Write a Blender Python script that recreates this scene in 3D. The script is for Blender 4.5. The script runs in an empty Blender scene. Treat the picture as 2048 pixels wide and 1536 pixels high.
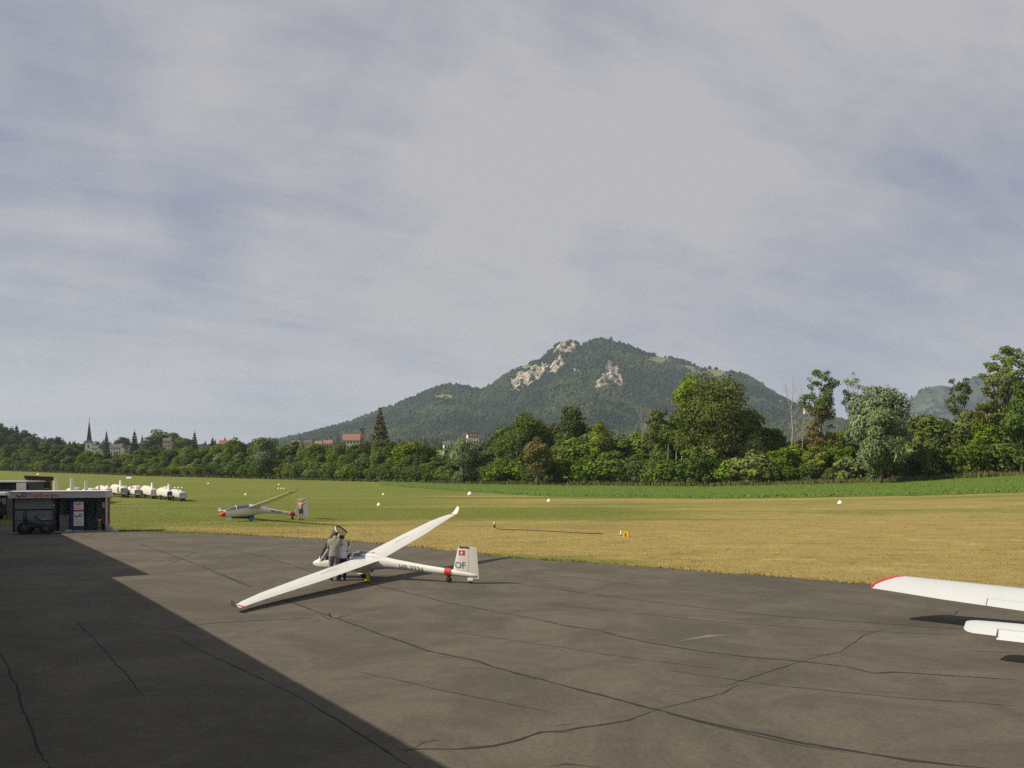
import bpy, bmesh, math, random
import numpy as np
from mathutils import Vector, Matrix

# ------------------------------------------------------------------ camera, sky, sun, exposure
scene = bpy.context.scene
COL = scene.collection
FPX, HC, HZ = 1680.0, 4.2, 940.0          # focal length in photo pixels, camera height, horizon row

cam_data = bpy.data.cameras.new("camera")
cam = bpy.data.objects.new("camera", cam_data)
COL.objects.link(cam)
cam.location = (0, 0, HC)
cam.rotation_euler = (math.radians(90), 0, 0)
cam_data.sensor_width = 36
cam_data.lens = 36 * FPX / 2048
cam_data.shift_y = (HZ - 768) / 2048
cam_data.clip_start = 0.1
cam_data.clip_end = 20000
scene.camera = cam

SUN_EL = math.radians(37.8)
SHADOW_AZ = math.radians(11)               # direction in which shadows fall, from +X towards +Y
world = bpy.data.worlds.new("World")
scene.world = world
world.use_nodes = True
wt = world.node_tree
wt.nodes.clear()


def wn(kind, **kw):
    n = wt.nodes.new(kind)
    for k, v in kw.items():
        setattr(n, k, v)
    return n


def wl(a, b):
    wt.links.new(a, b)


def wmath(op, a, b=None, clamp=False):
    n = wn('ShaderNodeMath', operation=op, use_clamp=clamp)
    for i, v in enumerate((a, b)):
        if v is None:
            continue
        if isinstance(v, (int, float)):
            n.inputs[i].default_value = v
        else:
            wl(v, n.inputs[i])
    return n.outputs[0]


sky = wn('ShaderNodeTexSky', sky_type='NISHITA', sun_disc=False)
sky.sun_elevation = SUN_EL
sky.sun_rotation = -(math.pi / 2 + SHADOW_AZ)
sky.altitude = 700
sky.air_density = 1.0
sky.dust_density = 0.3
tc = wn('ShaderNodeTexCoord')
sep = wn('ShaderNodeSeparateXYZ')
wl(tc.outputs['Generated'], sep.inputs[0])
zz = wmath('ADD', wmath('MAXIMUM', sep.outputs[2], 0.0), 0.22)
comb = wn('ShaderNodeCombineXYZ')
wl(wmath('DIVIDE', sep.outputs[0], zz), comb.inputs[0])
wl(wmath('DIVIDE', sep.outputs[1], zz), comb.inputs[1])


def wnoise(scale, detail, rough, sx, sy, rot, loc, src=None, dist=0.35):
    m0 = wn('ShaderNodeMapping')
    m0.inputs['Rotation'].default_value = (0, 0, rot)
    wl(src or comb.outputs[0], m0.inputs[0])
    mp = wn('ShaderNodeMapping')
    mp.inputs['Scale'].default_value = (sx, sy, 1)
    mp.inputs['Location'].default_value = loc
    wl(m0.outputs[0], mp.inputs[0])
    n = wn('ShaderNodeTexNoise')
    n.inputs['Scale'].default_value = scale
    n.inputs['Detail'].default_value = detail
    n.inputs['Roughness'].default_value = rough
    n.inputs['Distortion'].default_value = dist
    wl(mp.outputs[0], n.inputs['Vector'])
    return n.outputs[0]


n_big = wnoise(2.6, 5, 0.52, 1, 1, 0.0, (3.1, 1.7, 0.4), tc.outputs['Generated'], 0.5)      # broad veils of high cloud
n_str = wnoise(1.5, 7, 0.60, 0.55, 1.6, -0.5, (7.3, 2.2, 0))                              # drawn-out streaks
n_fin = wnoise(5.5, 6, 0.62, 0.8, 1.3, -0.4, (1.3, 9.2, 0))                               # small broken texture
cl = wmath('ADD', wmath('ADD', wmath('MULTIPLY', n_big, 0.85), wmath('MULTIPLY', n_str, 0.62)),
           wmath('MULTIPLY', n_fin, 0.26))
low = wmath('MULTIPLY', wmath('SUBTRACT', 1.0, wmath('MULTIPLY', sep.outputs[2], 9.0), True), 0.10)   # veil thickens to the horizon
cl = wmath('ADD', cl, low)
ramp = wn('ShaderNodeValToRGB')
ramp.color_ramp.elements[0].position = 0.66
ramp.color_ramp.elements[0].color = (0, 0, 0, 1)
ramp.color_ramp.elements[1].position = 1.0
ramp.color_ramp.elements[1].color = (1, 1, 1, 1)
wl(cl, ramp.inputs[0])
cloud_mix = wn('ShaderNodeMix', data_type='RGBA')
wl(ramp.outputs[0], cloud_mix.inputs[0])
dim = wn('ShaderNodeMix', data_type='RGBA', blend_type='MULTIPLY')
dim.inputs[0].default_value = 1.0
wl(sky.outputs[0], dim.inputs[6])
dim.inputs[7].default_value = (0.24, 0.22, 0.22, 1)              # deep sky seen through a thin veil
veil = wn('ShaderNodeMix', data_type='RGBA', blend_type='ADD')
veil.inputs[0].default_value = 1.0
wl(dim.outputs[2], veil.inputs[6])
veil.inputs[7].default_value = (2.0, 2.15, 2.72, 1)
wl(veil.outputs[2], cloud_mix.inputs[6])
cloud_mix.inputs[7].default_value = (4.45, 4.41, 4.62, 1)         # sunlit thin high cloud
bg = wn('ShaderNodeBackground')
bg.inputs[1].default_value = 0.083
wl(cloud_mix.outputs[2], bg.inputs[0])
wo = wn('ShaderNodeOutputWorld')
wl(bg.outputs[0], wo.inputs[0])

sun_data = bpy.data.lights.new("sun", 'SUN')
sun_data.energy = 5.0
sun_data.angle = math.radians(0.53)
sun_data.color = (1.0, 0.90, 0.74)
sun = bpy.data.objects.new("sun", sun_data)
COL.objects.link(sun)
ld = Vector((math.cos(SHADOW_AZ) * math.cos(SUN_EL), math.sin(SHADOW_AZ) * math.cos(SUN_EL), -math.sin(SUN_EL)))
sun.rotation_euler = ld.to_track_quat('-Z', 'Y').to_euler()

vs = scene.view_settings
vs.view_transform = 'Standard'
vs.look = 'None'
vs.gamma = 1.0
vs.use_curve_mapping = False
vs.exposure = 0.36
scene.cycles.use_denoising = False
scene.cycles.sample_clamp_indirect = 2.0
scene.cycles.max_bounces = 6
scene.cycles.transparent_max_bounces = 12
scene.cycles.volume_bounces = 1

HAZE_DENSITY = 0.75e-4

# ------------------------------------------------------------------ helpers
rng = np.random.default_rng(7)
random.seed(7)


def new_mesh(name, V, Fs, smooth=False):
    me = bpy.data.meshes.new(name)
    me.from_pydata([tuple(v) for v in V], [], [tuple(f) for f in Fs])
    if smooth:
        me.polygons.foreach_set('use_smooth', [True] * len(me.polygons))
    me.update()
    return me


def fast_mesh(name, V, Fs, attrs=None, smooth=False):
    """V (n,3), Fs (m,k) arrays; attrs: name -> per-face float."""
    V = np.asarray(V, np.float32)
    Fs = np.asarray(Fs, np.int32)
    me = bpy.data.meshes.new(name)
    me.vertices.add(len(V))
    me.vertices.foreach_set('co', V.ravel())
    m, k = Fs.shape
    me.loops.add(m * k)
    me.loops.foreach_set('vertex_index', Fs.ravel())
    me.polygons.add(m)
    me.polygons.foreach_set('loop_start', np.arange(0, m * k, k, dtype=np.int32))
    me.polygons.foreach_set('loop_total', np.full(m, k, np.int32))
    if smooth:
        me.polygons.foreach_set('use_smooth', np.ones(m, bool))
    me.update(calc_edges=True)
    for an, (dom, arr) in (attrs or {}).items():
        a = me.attributes.new(an, 'FLOAT', dom)
        a.data.foreach_set('value', np.asarray(arr, np.float32))
    me.validate()
    return me


def link(name, me, mat=None, parent=None, loc=None):
    o = bpy.data.objects.new(name, me)
    COL.objects.link(o)
    if mat is not None:
        if not me.materials:
            for m in (mat if isinstance(mat, (list, tuple)) else [mat]):
                me.materials.append(m)
    if parent is not None:
        o.parent = parent
    if loc is not None:
        o.location = loc
    return o


def thing(name, label, cat, loc=(0, 0, 0), rotz=0.0, group=None, mat=None):
    o = bpy.data.objects.new(name, None)
    o.empty_display_size = 0.2
    COL.objects.link(o)
    if mat is not None:
        o.matrix_world = mat
    else:
        o.location = loc
        o.rotation_euler = (0, 0, rotz)
    return tag(o, label, cat, group)


def tag(o, label, cat, group=None):
    o['label'] = label
    o['category'] = cat
    if group:
        o['group'] = group
    return o


class MB:
    def __init__(s):
        s.v, s.f = [], []

    def add(s, V, Fs):
        n = len(s.v)
        s.v += [tuple(map(float, v)) for v in V]
        s.f += [tuple(int(i) + n for i in f) for f in Fs]
        return s

    def box(s, x0, x1, y0, y1, z0, z1):
        V = [(x, y, z) for z in (z0, z1) for y in (y0, y1) for x in (x0, x1)]
        return s.add(V, [(0, 2, 3, 1), (4, 5, 7, 6), (0, 1, 5, 4), (2, 6, 7, 3), (0, 4, 6, 2), (1, 3, 7, 5)])

    def bbox(s, x0, x1, y0, y1, z0, z1, b=0.02):
        """box with bevelled edges"""
        bm = bmesh.new()
        bmesh.ops.create_cube(bm, size=1.0)
        for v in bm.verts:
            v.co = Vector(((x0 + x1) / 2 + v.co.x * (x1 - x0), (y0 + y1) / 2 + v.co.y * (y1 - y0), (z0 + z1) / 2 + v.co.z * (z1 - z0)))
        b = min(b, 0.45 * min(x1 - x0, y1 - y0, z1 - z0))
        bmesh.ops.bevel(bm, geom=list(bm.edges), offset=b, segments=2, affect='EDGES', profile=0.5)
        bm.verts.index_update()
        s.add([v.co for v in bm.verts], [[v.index for v in f.verts] for f in bm.faces])
        bm.free()
        return s

    def rings(s, R, cap0=True, cap1=True, closed=True):
        """R: list of rings of equal length"""
        n = len(R[0])
        V = [p for r in R for p in r]
        Fs = []
        for i in range(len(R) - 1):
            for j in range(n if closed else n - 1):
                k = (j + 1) % n
                Fs.append((i * n + j, i * n + k, (i + 1) * n + k, (i + 1) * n + j))
        if cap0 and closed:
            Fs.append(tuple(range(n))[::-1])
        if cap1 and closed:
            Fs.append(tuple((len(R) - 1) * n + j for j in range(n)))
        return s.add(V, Fs)

    def tube(s, pts, rad, n=8, caps=True):
        pts = [Vector(p) for p in pts]
        if isinstance(rad, (int, float)):
            rad = [rad] * len(pts)
        R = []
        prev = None
        for i, p in enumerate(pts):
            t = (pts[min(i + 1, len(pts) - 1)] - pts[max(i - 1, 0)]).normalized()
            if prev is None:
                a = Vector((0, 0, 1)) if abs(t.z) < 0.9 else Vector((1, 0, 0))
                u = t.cross(a).normalized()
            else:
                u = (prev - t * prev.dot(t)).normalized()
            prev = u
            w = t.cross(u)
            R.append([p + (u * math.cos(2 * math.pi * k / n) + w * math.sin(2 * math.pi * k / n)) * rad[i] for k in range(n)])
        return s.rings(R, caps, caps)

    def disc(s, c, axis, r, w, n=20, r2=None):
        """short cylinder centred at c along axis with rounded shoulder"""
        c, axis = Vector(c), Vector(axis).normalized()
        prof = [(-w / 2, r * 0.86), (-w / 2 * 0.8, r), (w / 2 * 0.8, r), (w / 2, r * 0.86)]
        return s.tube2(c, axis, prof, n)

    def tube2(s, c, axis, prof, n=20):
        a = Vector((0, 0, 1)) if abs(axis.z) < 0.9 else Vector((1, 0, 0))
        u = axis.cross(a).normalized()
        w = axis.cross(u)
        R = [[c + axis * d + (u * math.cos(2 * math.pi * k / n) + w * math.sin(2 * math.pi * k / n)) * r for k in range(n)] for d, r in prof]
        return s.rings(R)

    def build(s, name, mat, parent=None, smooth=False, angle=None):
        me = new_mesh(name, s.v, s.f, False)
        bm = bmesh.new()
        bm.from_mesh(me)
        bmesh.ops.recalc_face_normals(bm, faces=bm.faces)
        if smooth:
            lim = math.radians(angle or 40)
            for f in bm.faces:
                f.smooth = True
            for e in bm.edges:
                if len(e.link_faces) == 2 and e.calc_face_angle(0) > lim:
                    e.smooth = False
        bm.to_mesh(me)
        bm.free()
        return link(name, me, mat, parent)


def nodes_of(name):
    m = bpy.data.materials.new(name)
    m.use_nodes = True
    nt = m.node_tree
    return m, nt, nt.nodes['Principled BSDF']


def N(nt, kind, **kw):
    n = nt.nodes.new(kind)
    for k, v in kw.items():
        setattr(n, k, v)
    return n


def setin(nt, sock, v):
    if isinstance(v, (int, float)):
        sock.default_value = v
    elif isinstance(v, (tuple, list)):
        sock.default_value = v if len(v) == 4 or sock.type == 'VECTOR' else (*v, 1)
    else:
        nt.links.new(v, sock)


def math_(nt, op, a, b=0.0, clamp=False):
    n = N(nt, 'ShaderNodeMath', operation=op, use_clamp=clamp)
    setin(nt, n.inputs[0], a)
    setin(nt, n.inputs[1], b)
    return n.outputs[0]


def mix_(nt, f, a, b, mode='MIX'):
    n = N(nt, 'ShaderNodeMix', data_type='RGBA', blend_type=mode)
    setin(nt, n.inputs[0], f)
    setin(nt, n.inputs[6], a)
    setin(nt, n.inputs[7], b)
    return n.outputs[2]


def noise_(nt, scale, detail=4, rough=0.55, vec=None, sxyz=(1, 1, 1), rotz=0, dist=0.0, loc=(0, 0, 0)):
    if vec is None:
        g = N(nt, 'ShaderNodeNewGeometry')
        vec = g.outputs['Position']
    mp = N(nt, 'ShaderNodeMapping')
    mp.inputs['Scale'].default_value = sxyz
    mp.inputs['Rotation'].default_value = (0, 0, rotz)
    mp.inputs['Location'].default_value = loc
    nt.links.new(vec, mp.inputs[0])
    n = N(nt, 'ShaderNodeTexNoise')
    n.inputs['Scale'].default_value = scale
    n.inputs['Detail'].default_value = detail
    n.inputs['Roughness'].default_value = rough
    n.inputs['Distortion'].default_value = dist
    nt.links.new(mp.outputs[0], n.inputs['Vector'])
    return n.outputs[0]


def ramp_(nt, f, p0, p1, c0=(0, 0, 0), c1=(1, 1, 1)):
    r = N(nt, 'ShaderNodeValToRGB')
    r.color_ramp.elements[0].position = p0
    r.color_ramp.elements[1].position = p1
    r.color_ramp.elements[0].color = (*c0, 1)
    r.color_ramp.elements[1].color = (*c1, 1)
    nt.links.new(f, r.inputs[0])
    return r.outputs[0]


def smooth_(nt, v, a, b):
    n = N(nt, 'ShaderNodeMapRange', interpolation_type='SMOOTHSTEP', clamp=True)
    setin(nt, n.inputs[0], v)
    n.inputs[1].default_value = a
    n.inputs[2].default_value = b
    return n.outputs[0]


def bump_(nt, h, strength, dist=0.02):
    b = N(nt, 'ShaderNodeBump')
    b.inputs['Strength'].default_value = strength
    b.inputs['Distance'].default_value = dist
    nt.links.new(h, b.inputs['Height'])
    return b.outputs[0]


_mats = {}


def paint(name, col, rough=0.5, var=0.12, scale=3.0, metal=0.0, coat=0.0, bump=0.0):
    """plain coloured surface with a little wear and dirt"""
    if name in _mats:
        return _mats[name]
    m, nt, p = nodes_of(name)
    tcn = N(nt, 'ShaderNodeTexCoord')
    n = noise_(nt, scale, 5, 0.6, tcn.outputs['Object'])
    lo = tuple(c * (1 - var) for c in col)
    hi = tuple(min(1, c * (1 + var * 0.5)) for c in col)
    setin(nt, p.inputs['Base Color'], ramp_(nt, n, 0.35, 0.65, lo, hi))
    p.inputs['Roughness'].default_value = rough
    p.inputs['Metallic'].default_value = metal
    p.inputs['Coat Weight'].default_value = coat
    if bump:
        n2 = noise_(nt, scale * 8, 4, 0.6, tcn.outputs['Object'])
        nt.links.new(bump_(nt, n2, bump, 0.01), p.inputs['Normal'])
    _mats[name] = m
    return m


def P(px, py, Y):
    return Vector(((px - 1024) / FPX * Y, Y, HC - (py - HZ) / FPX * Y))


def G(px, py):
    Y = HC * FPX / (py - HZ)
    return Vector(((px - 1024) / FPX * Y, Y, 0))


# ------------------------------------------------------------------ terrain
U_K = np.array([-900, -250, 0, 100, 300, 500, 700, 900, 1100, 1400, 1700, 2048, 2500, 3200.])
YT_K = np.array([450, 430, 420, 400, 370, 330, 280, 240, 215, 185, 165, 150, 140, 135.])
YB_K = np.array([930, 936, 941, 945, 952, 957, 962, 968, 971, 974, 967, 951, 935, 930.])
HB_K = HC - (YB_K - HZ) * YT_K / FPX
Z2_K = np.array([45, 42, 28, 17, 16, 17, 20, 23, 20, 22, 25, 28, 30, 30.])


def sstep(t):
    t = np.clip(t, 0, 1)
    return t * t * (3 - 2 * t)


def tz(X, Y):
    X, Y = np.asarray(X, float), np.asarray(Y, float)
    Ys = np.maximum(Y, 20)
    u = 1024 + FPX * X / Ys
    yt, hb, z2 = np.interp(u, U_K, YT_K), np.interp(u, U_K, HB_K), np.interp(u, U_K, Z2_K)
    a = np.clip((Ys - 70) / (yt - 70), 0, 1) ** 1.25 * hb
    b = hb + (z2 - hb) * sstep((Ys - yt - 40) / (760 - yt))
    c = z2 + (45 - z2) * sstep((Ys - 850) / 900)
    z = np.where(Ys < yt, a, np.where(Ys < 850, b, c))
    return np.where(Y < 70, 0, z)


def value_noise(x, y, seed):
    r = np.random.default_rng(seed).random((256, 256))
    xi, yi = np.floor(x).astype(int), np.floor(y).astype(int)
    fx, fy = sstep(x - xi), sstep(y - yi)
    g = lambda i, j: r[i % 256, j % 256]
    return ((g(xi, yi) * (1 - fx) + g(xi + 1, yi) * fx) * (1 - fy) + (g(xi, yi + 1) * (1 - fx) + g(xi + 1, yi + 1) * fx) * fy)


def fbm(x, y, seed, o=4):
    s, a, t = 0, 1, 0
    for k in range(o):
        s = s + a * value_noise(x * 2 ** k, y * 2 ** k, seed + k)
        t += a
        a *= 0.5
    return s / t


RIDGE = [(200, 905), (420, 895), (560, 882), (620, 868), (700, 846), (750, 828), (800, 808), (850, 786), (872, 776), (900, 771),
         (940, 775), (960, 783), (985, 771), (1010, 751), (1050, 731), (1082, 722), (1100, 703), (1116, 686), (1135, 681), (1152, 685),
         (1162, 694), (1178, 684), (1200, 679), (1225, 684), (1260, 695), (1290, 707), (1330, 715), (1370, 724), (1400, 735),
         (1450, 742), (1490, 752), (1520, 770), (1550, 790), (1580, 806), (1640, 830), (1750, 862), (1900, 890), (2200, 905)]
YR = 3000.0
RX = np.array([(u - 1024) / FPX * YR for u, _ in RIDGE])
RZ = np.array([HC + (HZ - v) / FPX * YR for _, v in RIDGE])


def mz(X, Y):
    X, Y = np.asarray(X, float), np.asarray(Y, float)
    r = np.interp(X, RX, RZ)
    t = np.clip((Y - 1650) / (YR - 1650), 0, 1)
    spur = (fbm(X / 190, Y / 520, 11) - 0.5) * 280 * t * (1 - t) * np.clip(r / 300, 0, 1.2)
    gully = -np.abs(fbm(X / 95 + 5, Y / 300, 31, 3) - 0.5) * 150 * t * (1 - t)
    f = 20 + (r - 20) * (0.30 * t + 0.70 * t ** 2.0) + spur + gully
    back = r - (Y - YR) * 0.35
    return np.where(Y <= YR, f, back)


def hill2(X, Y):
    u = [(1700, 860), (1790, 832), (1830, 792), (1850, 776), (1880, 770), (1905, 774), (1925, 768), (1945, 757), (1962, 751),
         (1990, 760), (2060, 782), (2200, 815), (2400, 860)]
    hx = np.array([(a - 1024) / FPX * 4400 for a, _ in u])
    hz = np.array([HC + (HZ - b) / FPX * 4400 for _, b in u])
    r = np.interp(X, hx, hz)
    t = np.clip((Y - 3500) / 900, 0, 1)
    f = 30 + (r - 30) * (0.4 * t + 0.6 * t * t) + (fbm(X / 200, Y / 300, 77) - 0.5) * 120 * t * (1 - t)
    return np.where(Y <= 4400, f, r - (Y - 4400) * 0.5)


def hit(px, py, y0=25.0, y1=3100.0, mountain=True):
    """where the line of sight meets the land"""
    Ys = np.geomspace(y0, y1, 4000)
    X = (px - 1024) / FPX * Ys
    Z = HC - (py - HZ) / FPX * Ys
    g = tz(X, Ys)
    if mountain:
        g = np.where(Ys > 1650, np.maximum(g, mz(X, Ys)), g)
    k = np.argmax(Z <= g)
    if not (Z <= g).any():
        k = int(np.searchsorted(Ys, 2400.0))
    return Vector((float(X[k]), float(Ys[k]), float(g[k])))


def on_ground(px, py):
    return hit(px, py, mountain=False)


# ground sheet
def grass_nodes(nt):
    g = N(nt, 'ShaderNodeNewGeometry')
    pos = g.outputs['Position']
    s = N(nt, 'ShaderNodeSeparateXYZ')
    nt.links.new(pos, s.inputs[0])
    x, y = s.outputs[0], s.outputs[1]
    streak = noise_(nt, 1.0, 5, 0.55, pos, (0.016, 0.14, 0.05), rotz=0.05, dist=0.3)
    blot = noise_(nt, 1.0, 4, 0.55, pos, (0.035, 0.05, 0.05), dist=0.5, loc=(4, 2, 0))
    fine = noise_(nt, 1.0, 6, 0.7, pos, (1.1, 2.2, 1))
    grain = noise_(nt, 1.0, 5, 0.75, pos, (7, 9, 6))
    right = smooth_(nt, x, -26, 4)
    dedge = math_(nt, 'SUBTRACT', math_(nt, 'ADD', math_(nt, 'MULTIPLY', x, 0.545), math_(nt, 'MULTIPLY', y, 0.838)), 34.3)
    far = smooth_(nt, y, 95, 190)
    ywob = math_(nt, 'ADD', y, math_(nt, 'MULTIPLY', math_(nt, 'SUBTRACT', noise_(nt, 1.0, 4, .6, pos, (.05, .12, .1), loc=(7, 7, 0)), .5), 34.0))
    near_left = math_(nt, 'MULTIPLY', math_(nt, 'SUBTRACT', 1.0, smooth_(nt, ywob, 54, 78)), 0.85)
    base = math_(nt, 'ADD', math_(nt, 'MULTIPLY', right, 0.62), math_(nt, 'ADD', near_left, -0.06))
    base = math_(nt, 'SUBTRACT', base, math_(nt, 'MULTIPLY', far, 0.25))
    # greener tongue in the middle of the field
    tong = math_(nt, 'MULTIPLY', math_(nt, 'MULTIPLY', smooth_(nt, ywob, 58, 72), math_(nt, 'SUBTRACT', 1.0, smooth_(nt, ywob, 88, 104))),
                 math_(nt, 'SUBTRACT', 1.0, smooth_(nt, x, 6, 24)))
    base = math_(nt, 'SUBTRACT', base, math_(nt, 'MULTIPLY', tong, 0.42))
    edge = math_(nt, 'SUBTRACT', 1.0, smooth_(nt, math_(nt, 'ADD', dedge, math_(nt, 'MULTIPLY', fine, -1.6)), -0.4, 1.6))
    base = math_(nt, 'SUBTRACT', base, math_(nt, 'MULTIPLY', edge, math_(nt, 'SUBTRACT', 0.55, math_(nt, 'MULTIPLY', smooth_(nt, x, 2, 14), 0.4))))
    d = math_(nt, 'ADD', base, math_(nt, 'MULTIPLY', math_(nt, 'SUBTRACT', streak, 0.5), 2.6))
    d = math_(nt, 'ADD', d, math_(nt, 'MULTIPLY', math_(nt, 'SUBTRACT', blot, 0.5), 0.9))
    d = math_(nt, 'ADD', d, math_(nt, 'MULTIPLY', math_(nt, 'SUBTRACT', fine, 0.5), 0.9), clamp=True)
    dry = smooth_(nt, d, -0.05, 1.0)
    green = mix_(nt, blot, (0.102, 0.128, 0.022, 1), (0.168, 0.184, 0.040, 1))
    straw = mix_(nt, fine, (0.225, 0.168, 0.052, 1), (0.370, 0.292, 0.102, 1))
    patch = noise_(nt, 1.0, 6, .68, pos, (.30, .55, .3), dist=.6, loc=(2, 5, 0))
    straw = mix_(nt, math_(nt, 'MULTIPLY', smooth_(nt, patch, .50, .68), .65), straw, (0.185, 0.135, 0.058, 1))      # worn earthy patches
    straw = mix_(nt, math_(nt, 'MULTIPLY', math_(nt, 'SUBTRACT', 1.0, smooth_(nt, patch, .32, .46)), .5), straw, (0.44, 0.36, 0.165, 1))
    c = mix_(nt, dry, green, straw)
    gr = math_(nt, 'ADD', 0.40, math_(nt, 'MULTIPLY', grain, 1.2))
    comb_ = N(nt, 'ShaderNodeCombineColor')
    for i in range(3):
        setin(nt, comb_.inputs[i], gr)
    return mix_(nt, 1.0, c, comb_.outputs[0], 'MULTIPLY'), fine, grain


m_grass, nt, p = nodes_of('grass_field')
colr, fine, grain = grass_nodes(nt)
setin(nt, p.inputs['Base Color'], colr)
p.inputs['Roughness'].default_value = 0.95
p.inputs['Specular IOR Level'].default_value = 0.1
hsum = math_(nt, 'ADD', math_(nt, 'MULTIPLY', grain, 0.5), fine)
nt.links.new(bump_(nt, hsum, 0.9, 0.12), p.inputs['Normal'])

angs = np.concatenate([np.linspace(-48, 48, 161), np.linspace(54, 306, 43)])
angs = np.radians(angs)
radii = np.concatenate([[0.5], np.geomspace(4, 60, 16), np.linspace(66, 470, 70), np.geomspace(485, 5600, 45)])
A, R = np.meshgrid(angs, radii)
GX, GY = (np.sin(A) * R).ravel(), (np.cos(A) * R).ravel()
GV = np.stack([GX, GY, tz(GX, GY)], 1)
nc, nr = len(angs), len(radii)
ii, jj = np.meshgrid(np.arange(nr - 1), np.arange(nc), indexing='ij')
GF = np.stack([ii * nc + jj, ii * nc + (jj + 1) % nc, (ii + 1) * nc + (jj + 1) % nc, (ii + 1) * nc + jj], -1).reshape(-1, 4)[:, ::-1]
GV = np.vstack([GV, [[0, 0, 0]]])
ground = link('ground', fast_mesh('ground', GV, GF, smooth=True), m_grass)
cap = MB()
ground['kind'] = 'structure'
ground['label'] = 'mown airfield grass, straw yellow near the apron and greener farther out'

# apron
m_asph, nt, p = nodes_of('asphalt')
b1 = noise_(nt, 0.35, 9, 0.72, dist=0.8)
b2 = noise_(nt, 0.09, 3, 0.5, loc=(5, 3, 0))
b3 = noise_(nt, 38, 5, 0.75)
b4 = noise_(nt, 1.3, 5, 0.6, sxyz=(1, 1.8, 1), rotz=0.5)
c = mix_(nt, smooth_(nt, b1, 0.36, 0.68), (0.077, 0.068, 0.052, 1), (0.116, 0.103, 0.078, 1))
c = mix_(nt, math_(nt, 'MULTIPLY', smooth_(nt, b2, 0.53, 0.68), 0.55), c, (0.054, 0.050, 0.040, 1))
b6 = noise_(nt, 0.5, 6, 0.65, sxyz=(.22, 1.5, 1), rotz=-0.45, loc=(9, 1, 0))
c = mix_(nt, math_(nt, 'MULTIPLY', smooth_(nt, b6, 0.54, 0.72), 0.40), c, (0.056, 0.052, 0.043, 1))
c = mix_(nt, math_(nt, 'MULTIPLY', smooth_(nt, b4, 0.52, 0.75), 0.45), c, (0.124, 0.114, 0.090, 1))
b5 = noise_(nt, 11, 5, 0.7, loc=(3, 8, 0))
sp = math_(nt, 'MULTIPLY', math_(nt, 'ADD', 0.35, math_(nt, 'MULTIPLY', b3, 1.3)), math_(nt, 'ADD', 0.55, math_(nt, 'MULTIPLY', b5, 0.9)))
cc = N(nt, 'ShaderNodeCombineColor')
for i in range(3):
    setin(nt, cc.inputs[i], sp)
c = mix_(nt, 1.0, c, cc.outputs[0], 'MULTIPLY')
vor = N(nt, 'ShaderNodeTexVoronoi')
vor.inputs['Scale'].default_value = 1.6
gg = N(nt, 'ShaderNodeNewGeometry')
nt.links.new(gg.outputs['Position'], vor.inputs['Vector'])
c = mix_(nt, math_(nt, 'MULTIPLY', math_(nt, 'LESS_THAN', vor.outputs['Distance'], 0.025), 0.7), c, (0.26, 0.23, 0.17, 1))
setin(nt, p.inputs['Base Color'], c)
p.inputs['Roughness'].default_value = 0.9
p.inputs['Specular IOR Level'].default_value = 0.2
nt.links.new(bump_(nt, b3, 0.35, 0.01), p.inputs['Normal'])

edge_pts = [(-82, 68), (-39, 63.5), (-27.8, 57.9), (-18.8, 55.0), (-9.7, 49.8), (-4.5, 45.0), (-.58, 40.7), (6, 36.2), (13.4, 30.9), (20, 27.6), (40, 17.5), (70, 3)]
far_edge = []
for (a, b) in zip(edge_pts[:-1], edge_pts[1:]):
    L = math.dist(a, b)
    k = max(2, int(L / 0.5))
    for i in range(k):
        t = i / k
        far_edge.append((a[0] + (b[0] - a[0]) * t, a[1] + (b[1] - a[1]) * t))
fe = np.array(far_edge)
fe[:, 1] += (fbm(fe[:, 0] * 0.8 + 50, fe[:, 1] * 0 + 3, 5) - 0.5) * 0.9 + (fbm(fe[:, 0] * 3 + 50, fe[:, 1] * 0 + 9, 6) - 0.5) * 0.35
V, Fs = [], []
for i, (x, y) in enumerate(fe):
    V += [(x, y, 0.004), (x * 0.9, min(y, -22) if y < -22 else -22, 0.004)]
    if i:
        Fs.append((2 * i - 2, 2 * i - 1, 2 * i + 1, 2 * i))
me = new_mesh('apron', V, [f[::1] for f in Fs])
bm = bmesh.new(); bm.from_mesh(me); bmesh.ops.recalc_face_normals(bm, faces=bm.faces)
if bm.faces[0].normal.z < 0:
    bmesh.ops.reverse_faces(bm, faces=bm.faces)
bm.to_mesh(me); bm.free()
apron = link('apron', me, m_asph)
apron['kind'] = 'structure'
apron['label'] = 'weathered brownish asphalt apron with long cracked seams'

# cracks and open seams, each traced as its own strip
m_crack = paint('crack_dark', (0.016, 0.014, 0.012), 0.95, 0.3, 20)
m_weed = paint('crack_weed', (0.16, 0.13, 0.045), 0.95, 0.3, 20)
m_pale = paint('pale_scuff', (0.165, 0.15, 0.12), 0.95, 0.25, 6)


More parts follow.
